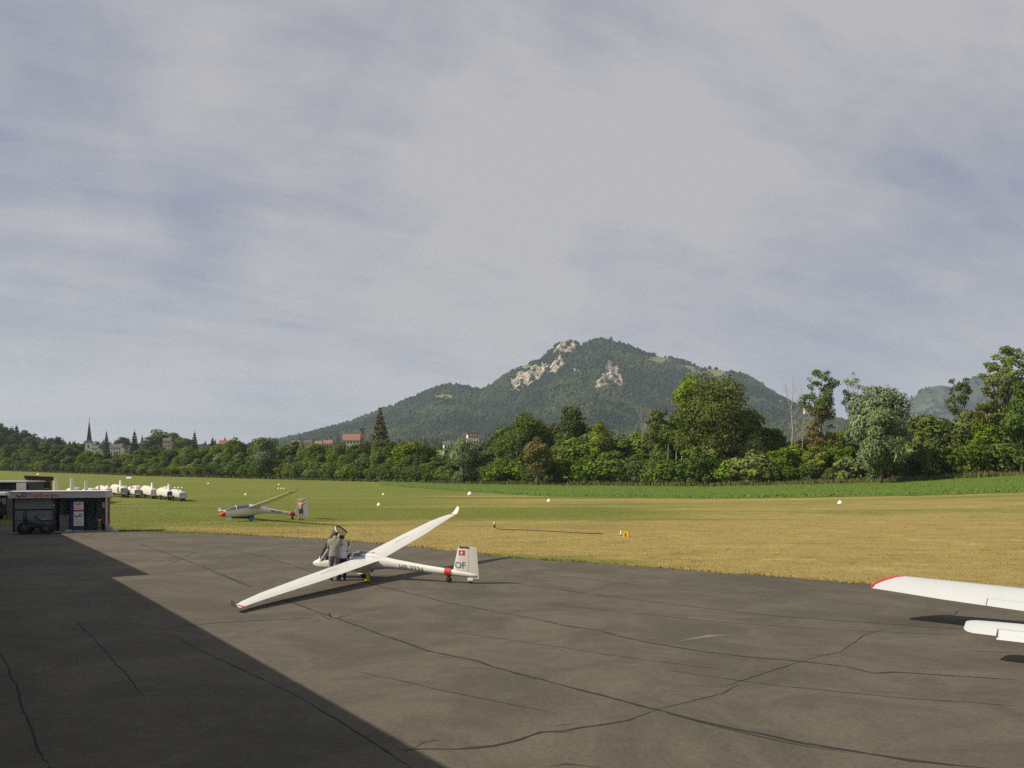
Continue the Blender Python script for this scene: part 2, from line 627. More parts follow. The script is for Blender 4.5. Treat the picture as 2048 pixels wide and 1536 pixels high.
def ribbon(name, pts_px, w, mat, z=0.008, jit=0.026, seed=0, parent=apron, cut=0.0):
    r = np.random.default_rng(seed)
    g = [G(*q) for q in pts_px]
    pts = []
    for a, b in zip(g[:-1], g[1:]):
        k = max(2, int((b - a).length / 0.22))
        pts += [a.lerp(b, i / k) for i in range(k)]
    pts.append(g[-1])
    V, Fs = [], []
    off = 0.0
    for i, q in enumerate(pts):
        t = (pts[min(i + 1, len(pts) - 1)] - pts[max(i - 1, 0)]).normalized()
        nrm = Vector((-t.y, t.x, 0))
        off = off * 0.8 + r.normal(0, jit * 0.5)
        e = min(1, (i + 0.3) / 4, (len(pts) - i - 0.7) / 4)
        ww = w * (0.45 + 0.9 * r.random()) * max(0.15, e)
        q = q + nrm * off
        V += [(q + nrm * ww / 2) + Vector((0, 0, z)), (q - nrm * ww / 2) + Vector((0, 0, z))]
        if i and r.random() > cut:
            Fs.append((2 * i - 2, 2 * i - 1, 2 * i + 1, 2 * i))
    me = new_mesh(name, V, Fs)
    return link(name, me, mat, parent)


CR = [
    ([(330, 1132), (395, 1103)][::-1], 0.03), ([(272, 1086), (330, 1106), (420, 1138), (505, 1175)], 0.05),
    ([(440, 1094), (520, 1112), (590, 1133), (640, 1150)], 0.045), ([(420, 1142), (470, 1162), (500, 1175)], 0.04),
    ([(560, 1195), (610, 1216), (660, 1232), (690, 1243), (770, 1272), (860, 1302), (950, 1322), (1010, 1342), (1100, 1365), (1200, 1390), (1296, 1416),
      (1330, 1424), (1400, 1443), (1500, 1465), (1600, 1487), (1700, 1503), (1820, 1522), (2000, 1540)], 0.055),
    ([(1330, 1427), (1400, 1447), (1500, 1468), (1600, 1491), (1700, 1507)], 0.03),
    ([(680, 1150), (720, 1163), (800, 1182), (890, 1205), (980, 1222), (1060, 1236), (1130, 1252), (1200, 1263), (1300, 1286), (1400, 1303), (1500, 1315),
      (1590, 1322), (1690, 1333), (1750, 1347), (1790, 1345), (1900, 1352), (2048, 1362)], 0.045),
    ([(950, 1160), (1040, 1168), (1100, 1177), (1200, 1191), (1330, 1207), (1450, 1222), (1560, 1233), (1700, 1243), (1800, 1250), (1935, 1259)], 0.035),
    ([(980, 1142), (1100, 1150), (1180, 1160), (1300, 1173), (1400, 1181), (1490, 1189)], 0.02),
    ([(1490, 1189), (1530, 1182)], 0.02), ([(1492, 1184), (1505, 1189)], 0.03),
    ([(790, 1500), (840, 1500), (910, 1499), (985, 1493), (1040, 1480), (1080, 1465), (1130, 1462), (1200, 1450), (1255, 1440), (1310, 1421)], 0.045),
    ([(800, 1508), (850, 1485), (880, 1480)], 0.03), ([(1095, 1455), (1160, 1447)], 0.025), ([(1100, 1465), (1150, 1464)], 0.03),
    ([(1310, 1421), (1380, 1402), (1440, 1388), (1480, 1368)], 0.02), ([(1450, 1374), (1500, 1356), (1560, 1336), (1600, 1322)], 0.025),
    ([(1600, 1322), (1680, 1303), (1730, 1272), (1780, 1257)], 0.02), ([(1755, 1255), (1775, 1262)], 0.03),
    ([(1905, 1232), (1915, 1222), (1925, 1217)], 0.03), ([(1930, 1302), (2048, 1306)], 0.03),
    ([(300, 1262), (380, 1252), (440, 1246), (520, 1241), (650, 1236)], 0.03), ([(640, 1228), (660, 1240), (690, 1232), (700, 1228)], 0.035),
    ([(655, 1222), (664, 1238)], 0.04), ([(672, 1238), (690, 1228)], 0.04), ([(612, 1237), (640, 1240), (645, 1248)], 0.02),
    ([(700, 1243), (735, 1246)], 0.03),
    ([(700, 1222), (745, 1220)], 0.025), ([(920, 1339), (960, 1336), (1000, 1340)], 0.02), ([(1040, 1356), (1075, 1358)], 0.03),
    ([(340, 1268), (380, 1290), (460, 1328), (560, 1375), (640, 1420), (720, 1470), (830, 1540)], 0.036),
    ([(150, 1240), (200, 1290), (250, 1345), (290, 1395)], 0.028), ([(0, 1290), (30, 1380), (60, 1450), (100, 1536)], 0.036),
    ([(1100, 1532), (1130, 1528), (1200, 1536)], 0.04),
]
CR += [([(560, 1085), (700, 1112), (830, 1136)], .018), ([(1010, 1122), (1180, 1142), (1400, 1164), (1560, 1176), (1740, 1186)], .018),
       ([(1080, 1205), (1240, 1224), (1420, 1243), (1600, 1256), (1800, 1266), (1920, 1270)], .018), ([(900, 1262), (1080, 1290), (1300, 1322), (1480, 1344)], .016),
       ([(1330, 1340), (1560, 1372), (1800, 1396), (2048, 1414)], .020), ([(700, 1340), (900, 1384), (1120, 1428)], .018)]
for i, (q, w) in enumerate(CR):
    ribbon('pavement_crack', q, w * (1.0 if q[0][0] < 345 and q[-1][1] > 1300 else 1.5), m_crack, 0.008, seed=100 + i)
WD = [([(710, 1222), (800, 1214)], .03), ([(1195, 1192), (1225, 1195)], .05), ([(1450, 1222), (1475, 1219)], .05), ([(1480, 1225), (1560, 1232)], .04),
      ([(915, 1499), (940, 1497)], .07), ([(1480, 1368), (1470, 1380)], .05), ([(1530, 1196), (1700, 1208), (1830, 1218), (1960, 1218)], .03),
      ([(1600, 1318), (1660, 1305)], .03), ([(1550, 1338), (1600, 1322)], .03), ([(885, 1207), (915, 1204)], .04), ([(1560, 1192), (1440, 1224)], .03),
      ([(1090, 1293), (1180, 1310)], .02), ([(1340, 1415), (1440, 1392)], .02)]
for i, (q, w) in enumerate(WD):
    ribbon('crack_weeds', q, w, m_weed, 0.012, seed=200 + i, cut=0.35)
for i, (q, w) in enumerate([([(1360, 1282), (1420, 1272), (1480, 1269)], 0.22), ([(922, 1182), (958, 1180)], 0.06), ([(590, 1182), (610, 1181)], .1), ([(372, 1197), (392, 1196)], .12), ([(480, 1235), (496, 1234)], .08), ([(1690, 1312), (1720, 1309)], .1)]):
    ribbon('pale_scuff', q, w, m_pale, 0.007, seed=300 + i, jit=0.01)

# ------------------------------------------------------------------ mountains
ROCKS = [  # pale limestone faces: outlines in photo pixels, converted to places on the slope
    [(1022, 778), (1026, 756), (1040, 741), (1056, 746), (1068, 734), (1090, 724), (1100, 734), (1090, 752), (1074, 762), (1060, 771), (1040, 784)],
    [(1096, 750), (1104, 722), (1122, 712), (1130, 724), (1116, 744)],
    [(1108, 706), (1115, 687), (1138, 683), (1154, 690), (1146, 704), (1122, 712)],
    [(1142, 752), (1148, 738), (1158, 736), (1160, 752)],
    [(1178, 778), (1188, 770), (1200, 752), (1208, 735), (1222, 718), (1238, 726), (1240, 745), (1246, 760), (1240, 776), (1222, 764), (1205, 775), (1190, 782)],
    [(1156, 715), (1160, 700), (1164, 702), (1162, 718)], [(1003, 775), (1006, 762), (1010, 765), (1007, 778)],
]
MEADOWS = [[(1288, 708), (1335, 716), (1346, 726), (1318, 730), (1292, 724)], [(1352, 728), (1400, 733), (1460, 744), (1450, 758), (1382, 748)],
           [(866, 790), (880, 784), (905, 791), (912, 800), (890, 802), (870, 799)], [(868, 812), (925, 806), (930, 810), (872, 816)],
           [(1035, 735), (1055, 728), (1068, 735), (1050, 742)]]


def inside(px, py, poly):
    n = len(poly)
    c = np.zeros(px.shape, bool)
    for i in range(n):
        (x1, y1), (x2, y2) = poly[i], poly[i - 1]
        k = ((y1 > py) != (y2 > py)) & (px < (x2 - x1) * (py - y1) / ((y2 - y1) or 1e-9) + x1)
        c ^= k
    return c


def slope_masks(X, Y, Z):
    px, py = 1024 + FPX * X / Y, HZ - (Z - HC) * FPX / Y
    wob = (fbm(px / 7, py / 11, 51, 4) - 0.5) * 20
    wob2 = (fbm(px / 9 + 40, py / 9, 53, 3) - 0.5) * 16
    rk = np.zeros(X.shape, bool)
    md = np.zeros(X.shape, bool)
    for q in ROCKS:
        rk |= inside(px + wob, py + wob2, q)
    for q in MEADOWS:
        md |= inside(px + wob * .4, py + wob2 * .25, q)
    front = Y < YR + 15
    return rk & front, md & front


def land_mesh(name, fn, xs, ys, masks=None, mat=None, jit=4.0):
    X, Y = np.meshgrid(xs, ys)
    Z = fn(X, Y)
    att = {}
    if masks:
        rk, md = masks(X, Y, Z)
        rough = (fbm(X / 16, Z / 60, 61, 4) - 0.5)
        Y = Y + np.where(rk, rough * 60 - 8, 0)
        Z = Z + np.where(rk, (fbm(X / 9 + 9, Z / 12, 62, 3) - 0.5) * 12, 0)
        att = {'rock': ('POINT', rk.ravel().astype(float)), 'meadow': ('POINT', md.ravel().astype(float))}
    V = np.stack([X, Y, Z], -1).reshape(-1, 3)
    h, w = X.shape
    i, j = np.meshgrid(np.arange(h - 1), np.arange(w - 1), indexing='ij')
    Fq = np.stack([i * w + j, i * w + j + 1, (i + 1) * w + j + 1, (i + 1) * w + j], -1).reshape(-1, 4)
    o = link(name, fast_mesh(name, V, Fq, att, smooth=True), mat)
    o['kind'] = 'structure'
    return o


m_mtn, nt, p = nodes_of('mountain_side')
a1 = N(nt, 'ShaderNodeAttribute', attribute_name='rock')
a2 = N(nt, 'ShaderNodeAttribute', attribute_name='meadow')
f1 = noise_(nt, 0.02, 6, 0.65)
f2 = noise_(nt, 0.09, 5, 0.7, sxyz=(1, 1, 0.35))
forest = mix_(nt, f1, (0.014, 0.026, 0.010, 1), (0.028, 0.043, 0.014, 1))
rock = mix_(nt, smooth_(nt, f2, 0.42, 0.62), (0.10, 0.09, 0.07, 1), (0.46, 0.39, 0.29, 1))
mead = mix_(nt, f1, (0.13, 0.145, 0.05, 1), (0.21, 0.205, 0.085, 1))
c = mix_(nt, a2.outputs['Fac'], mix_(nt, a1.outputs['Fac'], forest, rock), mead)
setin(nt, p.inputs['Base Color'], c)
p.inputs['Roughness'].default_value = 0.95
p.inputs['Specular IOR Level'].default_value = 0.1
nt.links.new(bump_(nt, f2, 0.6, 6.0), p.inputs['Normal'])

mountain = land_mesh('mountain', mz, np.arange(-1500, 2000, 8.0), np.concatenate([np.linspace(1640, 2200, 60), np.linspace(2205, 3010, 150), np.linspace(3030, 3900, 14)]),
                     slope_masks, m_mtn)
mountain['label'] = 'steep forested mountain with pale limestone cliffs and two blunt summits'
m_hill2, nt, p = nodes_of('far_hill_side')
f1 = noise_(nt, 0.012, 6, 0.6)
setin(nt, p.inputs['Base Color'], mix_(nt, smooth_(nt, f1, 0.5, 0.62), (0.018, 0.03, 0.014, 1), (0.06, 0.068, 0.032, 1)))
p.inputs['Roughness'].default_value = 0.95
far_hill = land_mesh('far_hill', hill2, np.arange(1500, 4200, 22.0), np.linspace(3500, 4900, 60), None, m_hill2)
far_hill['label'] = 'distant bluish wooded hill seen between the trees at the far end'

# forest on the slopes: tens of thousands of small crowns, one mass
ICO_V = np.array([[0, 0, 1]] + [[.894 * math.cos(a), .894 * math.sin(a), .447] for a in np.arange(5) * 2 * math.pi / 5]
                 + [[.894 * math.cos(a), .894 * math.sin(a), -.447] for a in (np.arange(5) + .5) * 2 * math.pi / 5] + [[0, 0, -1]])
ICO_F = np.array([[0, i + 1, (i + 1) % 5 + 1] for i in range(5)] + [[i + 1, i + 6, (i + 1) % 5 + 1] for i in range(5)]
                 + [[i + 6, (i + 1) % 5 + 6, (i + 1) % 5 + 1] for i in range(5)] + [[11, (i + 1) % 5 + 6, i + 6] for i in range(5)])
CONE_V = np.array([[0, 0, 1.6]] + [[.8 * math.cos(a), .8 * math.sin(a), -.2 + .2 * (i % 2)] for i, a in enumerate(np.arange(6) * math.pi / 3)])
CONE_F = np.array([[0, i + 1, (i + 1) % 6 + 1] for i in range(6)])


def crowns(pts, rad, kind, r):
    """kind 0 round crown, 1 conifer"""
    Vs, Fs, T, off = [], [], [], 0
    for k, (bv, bf) in enumerate(((ICO_V, ICO_F), (CONE_V, CONE_F))):
        sel = np.where(kind == k)[0]
        if not len(sel):
            continue
        n, m = len(sel), len(bv)
        v = bv[None] * (1 + r.normal(0, .16, (n, m, 1)))
        a = r.random(n) * 6.28
        ca, sa = np.cos(a)[:, None], np.sin(a)[:, None]
        x = v[..., 0] * ca - v[..., 1] * sa
        y = v[..., 0] * sa + v[..., 1] * ca
        R = rad[sel][:, None]
        hz = (1.15 if k == 0 else 1.5) * r.uniform(.85, 1.25, (n, 1))
        Vk = np.stack([pts[sel, 0:1] + x * R, pts[sel, 1:2] + y * R, pts[sel, 2:3] + (v[..., 2] * hz + .4) * R], -1).reshape(-1, 3)
        Fk = (bf[None] + (np.arange(n) * m)[:, None, None]).reshape(-1, 3) + off
        Vs.append(Vk); Fs.append(Fk)
        T.append(np.repeat(r.uniform(0.65, 1.35, n) * (1 if k == 0 else .7), len(bf)))
        off += len(Vk)
    return np.vstack(Vs), np.vstack(Fs), np.concatenate(T)


m_forest, nt, p = nodes_of('forest_crowns')
at = N(nt, 'ShaderNodeAttribute', attribute_name='tone')
f1 = noise_(nt, 0.006, 4, 0.6)
f2 = noise_(nt, 0.35, 4, 0.7)
c = mix_(nt, smooth_(nt, f1, 0.4, 0.62), (0.010, 0.020, 0.009, 1), (0.040, 0.054, 0.016, 1))
tt = math_(nt, 'MULTIPLY', at.outputs['Fac'], math_(nt, 'ADD', 0.5, f2))
cc = N(nt, 'ShaderNodeCombineColor')
for i in range(3):
    setin(nt, cc.inputs[i], tt)
setin(nt, p.inputs['Base Color'], mix_(nt, 1.0, c, cc.outputs[0], 'MULTIPLY'))
p.inputs['Roughness'].default_value = 0.95
p.inputs['Specular IOR Level'].default_value = 0.05

r = np.random.default_rng(21)
n = 44000
fx = r.uniform(-900, 1500, n)
fy = 1700 + 1325 * r.random(n) ** 0.75
fz = mz(fx, fy)
rk, md = slope_masks(fx, fy, fz)
keep = ~(md & (r.random(n) > .04)) & ~(rk & (r.random(n) > .10)) & (fz > 24)
fx, fy, fz = fx[keep], fy[keep], fz[keep]
kind = (r.random(len(fx)) < 0.14).astype(int)
rad = r.uniform(4.2, 8.2, len(fx)) * np.where(kind == 1, .62, 1)
V, Fq, T = crowns(np.stack([fx, fy, fz], 1), rad, kind, r)
o = link('mountain_forest', fast_mesh('mountain_forest', V, Fq, {'tone': ('FACE', T)}), m_forest)
o['kind'] = 'stuff'
o['label'] = 'dense forest covering the mountain slopes'
n = 5000
fx = r.uniform(1700, 3800, n); fy = 3550 + 880 * r.random(n) ** .8
fz = hill2(fx, fy)
keep = fbm(fx / 90, fy / 90, 91) < .56
fx, fy, fz = fx[keep], fy[keep], fz[keep]
kind = (r.random(len(fx)) < 0.3).astype(int)
V, Fq, T = crowns(np.stack([fx, fy, fz], 1), r.uniform(6, 11, len(fx)), kind, r)
o = link('far_hill_forest', fast_mesh('far_hill_forest', V, Fq, {'tone': ('FACE', T)}), m_forest)
o['kind'] = 'stuff'
o['label'] = 'woods on the distant hill'
# low woods between the airfield trees and the mountain
n = 9000
fx = r.uniform(-1300, 1900, n); fy = r.uniform(860, 1750, n)
fz = tz(fx, fy)
keep = fbm(fx / 120, fy / 120, 95) < .6
fx, fy, fz = fx[keep], fy[keep], fz[keep]
V, Fq, T = crowns(np.stack([fx, fy, fz + 1], 1), r.uniform(4, 7, len(fx)), (r.random(len(fx)) < .15).astype(int), r)
o = link('valley_woods', fast_mesh('valley_woods', V, Fq, {'tone': ('FACE', T)}), m_forest)
o['kind'] = 'stuff'
o['label'] = 'woods on the valley floor at the foot of the mountain'

# ------------------------------------------------------------------ air
hb = MB().box(-5900, 5900, -5900, 5900, -1.2, 560)
haze = hb.build('haze', None)
m_haze = bpy.data.materials.new('haze_air')
m_haze.use_nodes = True
nt = m_haze.node_tree
nt.nodes.clear()
pv = nt.nodes.new('ShaderNodeVolumePrincipled')
pv.inputs['Color'].default_value = (0.66, 0.79, 1.0, 1)
pv.inputs['Density'].default_value = HAZE_DENSITY
pv.inputs['Anisotropy'].default_value = 0.1
ou = nt.nodes.new('ShaderNodeOutputMaterial')
nt.links.new(pv.outputs[0], ou.inputs['Volume'])
haze.data.materials.append(m_haze)
haze['kind'] = 'stuff'

# ------------------------------------------------------------------ trees
def leaf_mat(name, lo, hi, transl=0.25):
    m = bpy.data.materials.new(name)
    m.use_nodes = True
    nt = m.node_tree
    nt.nodes.clear()
    at = N(nt, 'ShaderNodeAttribute', attribute_name='tone')
    oi = N(nt, 'ShaderNodeObjectInfo')
    c = mix_(nt, at.outputs['Fac'], lo, hi)
    hs = N(nt, 'ShaderNodeHueSaturation')
    setin(nt, hs.inputs['Hue'], math_(nt, 'ADD', 0.487, math_(nt, 'MULTIPLY', oi.outputs['Random'], 0.026)))
    setin(nt, hs.inputs['Saturation'], math_(nt, 'ADD', 0.86, math_(nt, 'MULTIPLY', math_(nt, 'FRACT', math_(nt, 'MULTIPLY', oi.outputs['Random'], 7.13)), 0.26)))
    setin(nt, hs.inputs['Value'], math_(nt, 'ADD', 0.84, math_(nt, 'MULTIPLY', math_(nt, 'FRACT', math_(nt, 'MULTIPLY', oi.outputs['Random'], 13.7)), 0.36)))
    setin(nt, hs.inputs['Color'], c)
    d = N(nt, 'ShaderNodeBsdfDiffuse')
    t = N(nt, 'ShaderNodeBsdfTranslucent')
    nt.links.new(hs.outputs[0], d.inputs[0])
    nt.links.new(hs.outputs[0], t.inputs[0])
    mx = N(nt, 'ShaderNodeMixShader')
    mx.inputs[0].default_value = transl
    nt.links.new(d.outputs[0], mx.inputs[1])
    nt.links.new(t.outputs[0], mx.inputs[2])
    o = N(nt, 'ShaderNodeOutputMaterial')
    nt.links.new(mx.outputs[0], o.inputs[0])
    return m


M_LEAF = {
    'dark': leaf_mat('leaf_dark', (0.0540, 0.0905, 0.0188, 1), (0.1320, 0.1809, 0.0405, 1)),
    'mid': leaf_mat('leaf_mid', (0.0781, 0.1255, 0.0188, 1), (0.1771, 0.2335, 0.0468, 1)),
    'light': leaf_mat('leaf_light', (0.1261, 0.1721, 0.0281, 1), (0.2551, 0.2918, 0.0686, 1)),
    'olive': leaf_mat('leaf_olive', (0.082, 0.106, 0.026, 1), (0.172, 0.196, 0.062, 1)),
    'silver': leaf_mat('leaf_silver', (0.1231, 0.1635, 0.0686, 1), (0.2476, 0.2918, 0.1466, 1)),
    'conifer': leaf_mat('leaf_conifer', (0.0240, 0.0438, 0.0157, 1), (0.0600, 0.0817, 0.0281, 1), 0.1),
    'shag': leaf_mat('leaf_shaggy', (0.090, 0.090, 0.036, 1), (0.170, 0.160, 0.066, 1)),
    'brown': leaf_mat('leaf_brown', (0.1261, 0.1021, 0.0343, 1), (0.2476, 0.2043, 0.0748, 1)),
}
m_bark = paint('bark_brown', (0.105, 0.082, 0.058), 0.95, 0.4, 2)
m_barkp = paint('bark_pale', (0.34, 0.30, 0.235), 0.9, 0.3, 2)


def leaf_cards(C, D, size, r, stretch=1.0, droop=0.0):
    """quads at C facing roughly D"""
    n = len(C)
    nrm = D + r.normal(0, .55, (n, 3))
    nrm /= np.linalg.norm(nrm, axis=1, keepdims=True) + 1e-9
    a = r.normal(0, 1, (n, 3))
    if droop:
        a = a * (1 - droop) + np.array([0, 0, -1.0]) * droop * 2
    u = np.cross(nrm, a)
    u /= np.linalg.norm(u, axis=1, keepdims=True) + 1e-9
    w = np.cross(nrm, u)
    s = size * r.uniform(.55, 1.25, (n, 1))
    u, w = u * s * .5, w * s * .5 * stretch
    k = r.uniform(.35, .8, (n, 1))
    V = np.stack([C - u * k - w, C + u * (1.1 - k) - w * .8, C + u * k + w, C - u * (1.1 - k) + w * .9], 1).reshape(-1, 3)
    F4 = (np.arange(n)[:, None] * 4 + np.arange(4)[None])
    return V, F4


def make_crown(name, seed, H, W, base, nl, n, size, mat, lobe=(.16, .30), fill=.75, stretch=1.0, droop=0.0, pear=0.0, core=True):
    r = np.random.default_rng(seed)
    cz, hz = (H + base) / 2, (H - base) / 2
    L = []
    while len(L) < nl:
        d = r.normal(0, 1, 3)
        d /= np.linalg.norm(d)
        k = r.uniform(.15, 1) ** .5
        lr = r.uniform(*lobe) * W
        q = d * k
        wid = 1 - pear * q[2]
        c = np.array([q[0] * (W / 2 - lr * .75) * wid, q[1] * (W / 2 - lr * .75) * wid, cz + q[2] * (hz - lr * .7)])
        L.append((*c, lr, r.uniform(-.22, .22)))
    L = np.array(L)
    pr = L[:, 3] ** 2
    li = r.choice(nl, n, p=pr / pr.sum())
    D = r.normal(0, 1, (n, 3))
    D[:, 2] += .25
    D /= np.linalg.norm(D, axis=1, keepdims=True)
    rr = np.where(r.random(n) < fill, r.uniform(.82, 1.08, n), r.uniform(.35, .85, n))
    sq = np.array([1.05, 1.05, .85])
    C = L[li, :3] + D * sq * (L[li, 3] * rr)[:, None]
    if droop:
        C[:, 2] -= droop * r.random(n) * L[li, 3] * .9
    out = C - np.array([0, 0, cz])
    out /= np.linalg.norm(out, axis=1, keepdims=True) + 1e-9
    V, F4 = leaf_cards(C, D * .7 + out * .5, size, r, stretch, droop)
    tone = np.clip(.5 + L[li, 4] + r.normal(0, .2, n), 0, 1)
    return fast_mesh(name, V, F4, {'tone': ('FACE', tone)}), L


def make_trunk(name, seed, H, rad, L=None, nlimb=7, up=.25, bare=None, lean=0.03):
    r = np.random.default_rng(seed)
    mb = MB()
    top = H * .8
    pts = [(r.normal(0, lean) * t * H * .5, r.normal(0, lean) * t * H * .5, top * t - .3 * (t == 0)) for t in np.linspace(0, 1, 7)]
    mb.tube(pts, [rad * (1.25 if i == 0 else 1 - .8 * i / 6) for i in range(7)], 8)
    tgt = L[r.permutation(len(L))[:nlimb], :3] if L is not None else []
    for q in tgt:
        z0 = min(max(H * up, q[2] * r.uniform(.45, .75)), top * .95)
        k = z0 / top
        a = Vector(np.array([np.interp(k, np.linspace(0, 1, 7), [p_[j] for p_ in pts]) for j in range(3)]))
        b = Vector(q)
        m_ = a.lerp(b, .5) + Vector((0, 0, -.04 * H * r.random()))
        ra = rad * (1 - .75 * k) * .6
        mb.tube([a, m_, b], [ra, ra * .6, ra * .2], 5, False)
    return mb


def bare_branches(seed, H, rad, depth=3, spread=.5, n0=10):
    r = random.Random(seed)
    mb = MB()

    def grow(p, d, L, ra, k):
        q = p + d * L * .5 + Vector((r.gauss(0, .05), r.gauss(0, .05), 0)) * L
        e = q + (d + Vector((r.gauss(0, .12), r.gauss(0, .12), .12))).normalized() * L * .5
        mb.tube([p, q, e], [ra, ra * .75, ra * .4], 5, False)
        if k == 0:
            return
        for i in range(4):
            t = r.uniform(.35, 1)
            s = p.lerp(e, t)
            nd = (d + Vector((r.gauss(0, spread), r.gauss(0, spread), r.gauss(.15, .2)))).normalized()
            grow(s, nd, L * r.uniform(.4, .6), ra * .45, k - 1)
    pts = [Vector((r.gauss(0, .02) * i * H * .12, r.gauss(0, .02) * i * H * .12, H * i / 6 - .3 * (i == 0))) for i in range(7)]
    mb.tube(pts, [rad * (1 - .85 * i / 6) for i in range(7)], 7)
    for i in range(n0):
        k = r.uniform(.3, .97)
        f = k * 6
        a = pts[int(f)].lerp(pts[min(6, int(f) + 1)], f % 1)
        an = r.random() * 6.28
        d = Vector((math.cos(an) * .65, math.sin(an) * .65, .75)).normalized()
        grow(a, d, H * .26 * (1.15 - k * .7), rad * .38 * (1.1 - k), depth - 1)
    return mb


def conifer_crown(name, seed, H, W, size, n, base=.08):
    r = np.random.default_rng(seed)
    t = 1 - np.sqrt(r.random(n))
    lay = np.round(t * 13) / 13 + r.normal(0, .012, n)
    z = H * (base + (1 - base) * np.clip(lay, 0, 1))
    a = r.random(n) * 6.283
    arm = 1 + .22 * np.sin(a * 5 + lay * 40) + .1 * np.sin(a * 11 + 2)
    rad = (1 - np.clip(lay, 0, 1)) ** .85 * W / 2 * arm * np.where(r.random(n) < .7, r.uniform(.7, 1.05, n), r.uniform(.2, .7, n))
    C = np.stack([np.cos(a) * rad, np.sin(a) * rad, z - rad * .28], 1)
    D = np.stack([np.cos(a) * .5, np.sin(a) * .5, np.full(n, .8)], 1)
    V, F4 = leaf_cards(C, D, size, r, 1.3)
    return fast_mesh(name, V, F4, {'tone': ('FACE', np.clip(r.normal(.5, .25, n), 0, 1))})


SPEC = {}


def species(key, H, W, crown_mesh, trunk_mesh, lm, bm_):
    if crown_mesh is not None and not crown_mesh.materials:
        crown_mesh.materials.append(lm)
    if trunk_mesh is not None and not trunk_mesh.materials:
        trunk_mesh.materials.append(bm_)
    SPEC[key] = (H, W, crown_mesh, trunk_mesh)


def tm(mb, name='trunk'):
    me = new_mesh(name, mb.v, mb.f, True)
    return me


for i, lm in enumerate(['dark', 'mid', 'mid', 'dark', 'olive', 'light']):
    H, W = 16, [9.5, 8.5, 10.5, 8, 10, 8.5][i]
    cm, L = make_crown('crown', 40 + i, H, W, 1.6 + i % 3, 30, 5200, .62, None, (.13, .25), pear=.1)
    species('broad%d' % i, H, W, cm, tm(make_trunk('trunk', 60 + i, H, .28, L, 9, .2)), M_LEAF[lm], m_bark)
for i, lm in enumerate(['dark', 'mid', 'mid', 'light']):
    H, W = 6, [6.5, 5.5, 7, 5][i]
    cm, L = make_crown('crown', 80 + i, H, W, -.3, 20, 2600, .46, None, (.16, .27), pear=.25)
    species('bush%d' % i, H, W, cm, tm(make_trunk('trunk', 90 + i, H, .1, L, 6, .1)), M_LEAF[lm], m_bark)
for i in range(2):
    H, W = 17, 6
    cm, L = make_crown('crown', 120 + i, H, W, 3, 34, 4200, .5, None, (.14, .26))
    species('tall%d' % i, H, W, cm, tm(make_trunk('trunk', 130 + i, H, .22, L, 10, .2)), M_LEAF[['mid', 'dark'][i]], m_bark)
for i in range(2):
    H, W = 20, [7, 5.5][i]
    species('conifer%d' % i, H, W, conifer_crown('crown', 140 + i, H, W, .8, 3200), tm(make_trunk('trunk', 143 + i, H, .3)), M_LEAF['conifer'], m_bark)

species('shaggy', 20, 8, conifer_crown('crown', 150, 20, 8, .9, 4200), tm(make_trunk('trunk', 151, 20, .35)), M_LEAF['shag'], m_bark)
TREES = []


def tree(key, X, Y, height, width=None, label='', group=None, rot=None, name='tree', z=None):
    H, W, cm, tm_ = SPEC[key]
    zz_ = float(tz(X, Y)) if z is None else z
    o = thing(name, label, 'tree' if 'bush' not in name else 'bush', (X, Y, zz_ - .1), random.random() * 6.28 if rot is None else rot, group)
    sz = height / H
    sx = (width / W) if width else sz * random.uniform(.9, 1.15)
    o.scale = (sx, sx, sz)
    if tm_ is not None:
        link('trunk', tm_, None, o)
    if cm is not None:
        link('crown', cm, None, o)
    TREES.append(o)
    return o


def yt_at(u):
    return float(np.interp(u, U_K, YT_K))


TOP_U = [-300, 0, 60, 120, 180, 240, 300, 380, 450, 500, 540, 600, 690, 715, 760, 830, 900, 955, 990, 1040, 1080, 1105, 1130, 1160, 1200, 1230, 1260, 1300, 1345,
         1400, 1500, 1540, 1575, 1640, 1700, 1800, 1850, 1880, 1930, 1960, 2000, 2050, 2400]
TOP_V = [880, 882, 884, 890, 898, 902, 892, 890, 888, 873, 870, 882, 884, 879, 872, 879, 885, 880, 850, 828, 832, 850, 816, 818, 838, 848, 858, 846, 822,
         800, 800, 838, 858, 862, 850, 845, 822, 818, 812, 800, 770, 762, 750]


def top_at(u):
    return float(np.interp(u, TOP_U, TOP_V))


GR = 'trees of the wood edge along the airfield'
GB = 'bushes along the foot of the wood edge'
rt = random.Random(5)
ZONES = [(90, 'below the wooded hillside'), (250, 'below the church'), (420, 'below the round-topped ridge tree'), (560, 'behind the two seat glider'),
         (690, 'below the village row'), (840, 'around the shaggy brownish tree'), (960, 'below the flat-roofed block'), (1090, 'below the long pale cliffs'),
         (1180, 'below the summit saddle'), (1340, 'left of the big olive tree'), (1530, 'beneath the big olive tree'), (1680, 'beneath the slender ragged tree'),
         (1830, 'around the drooping willow'), (1960, 'below the distant hill'), (9999, 'below the tallest tree')]
LOOK = {'broad0': 'dark green full', 'broad1': 'mid green full', 'broad2': 'mid green spreading', 'broad3': 'dark green narrow', 'broad4': 'olive spreading',
        'broad5': 'light green', 'tall0': 'mid green slim', 'tall1': 'dark green slim', 'bush0': 'dark green', 'bush1': 'mid green', 'bush2': 'mid green spreading', 'bush3': 'light green'}


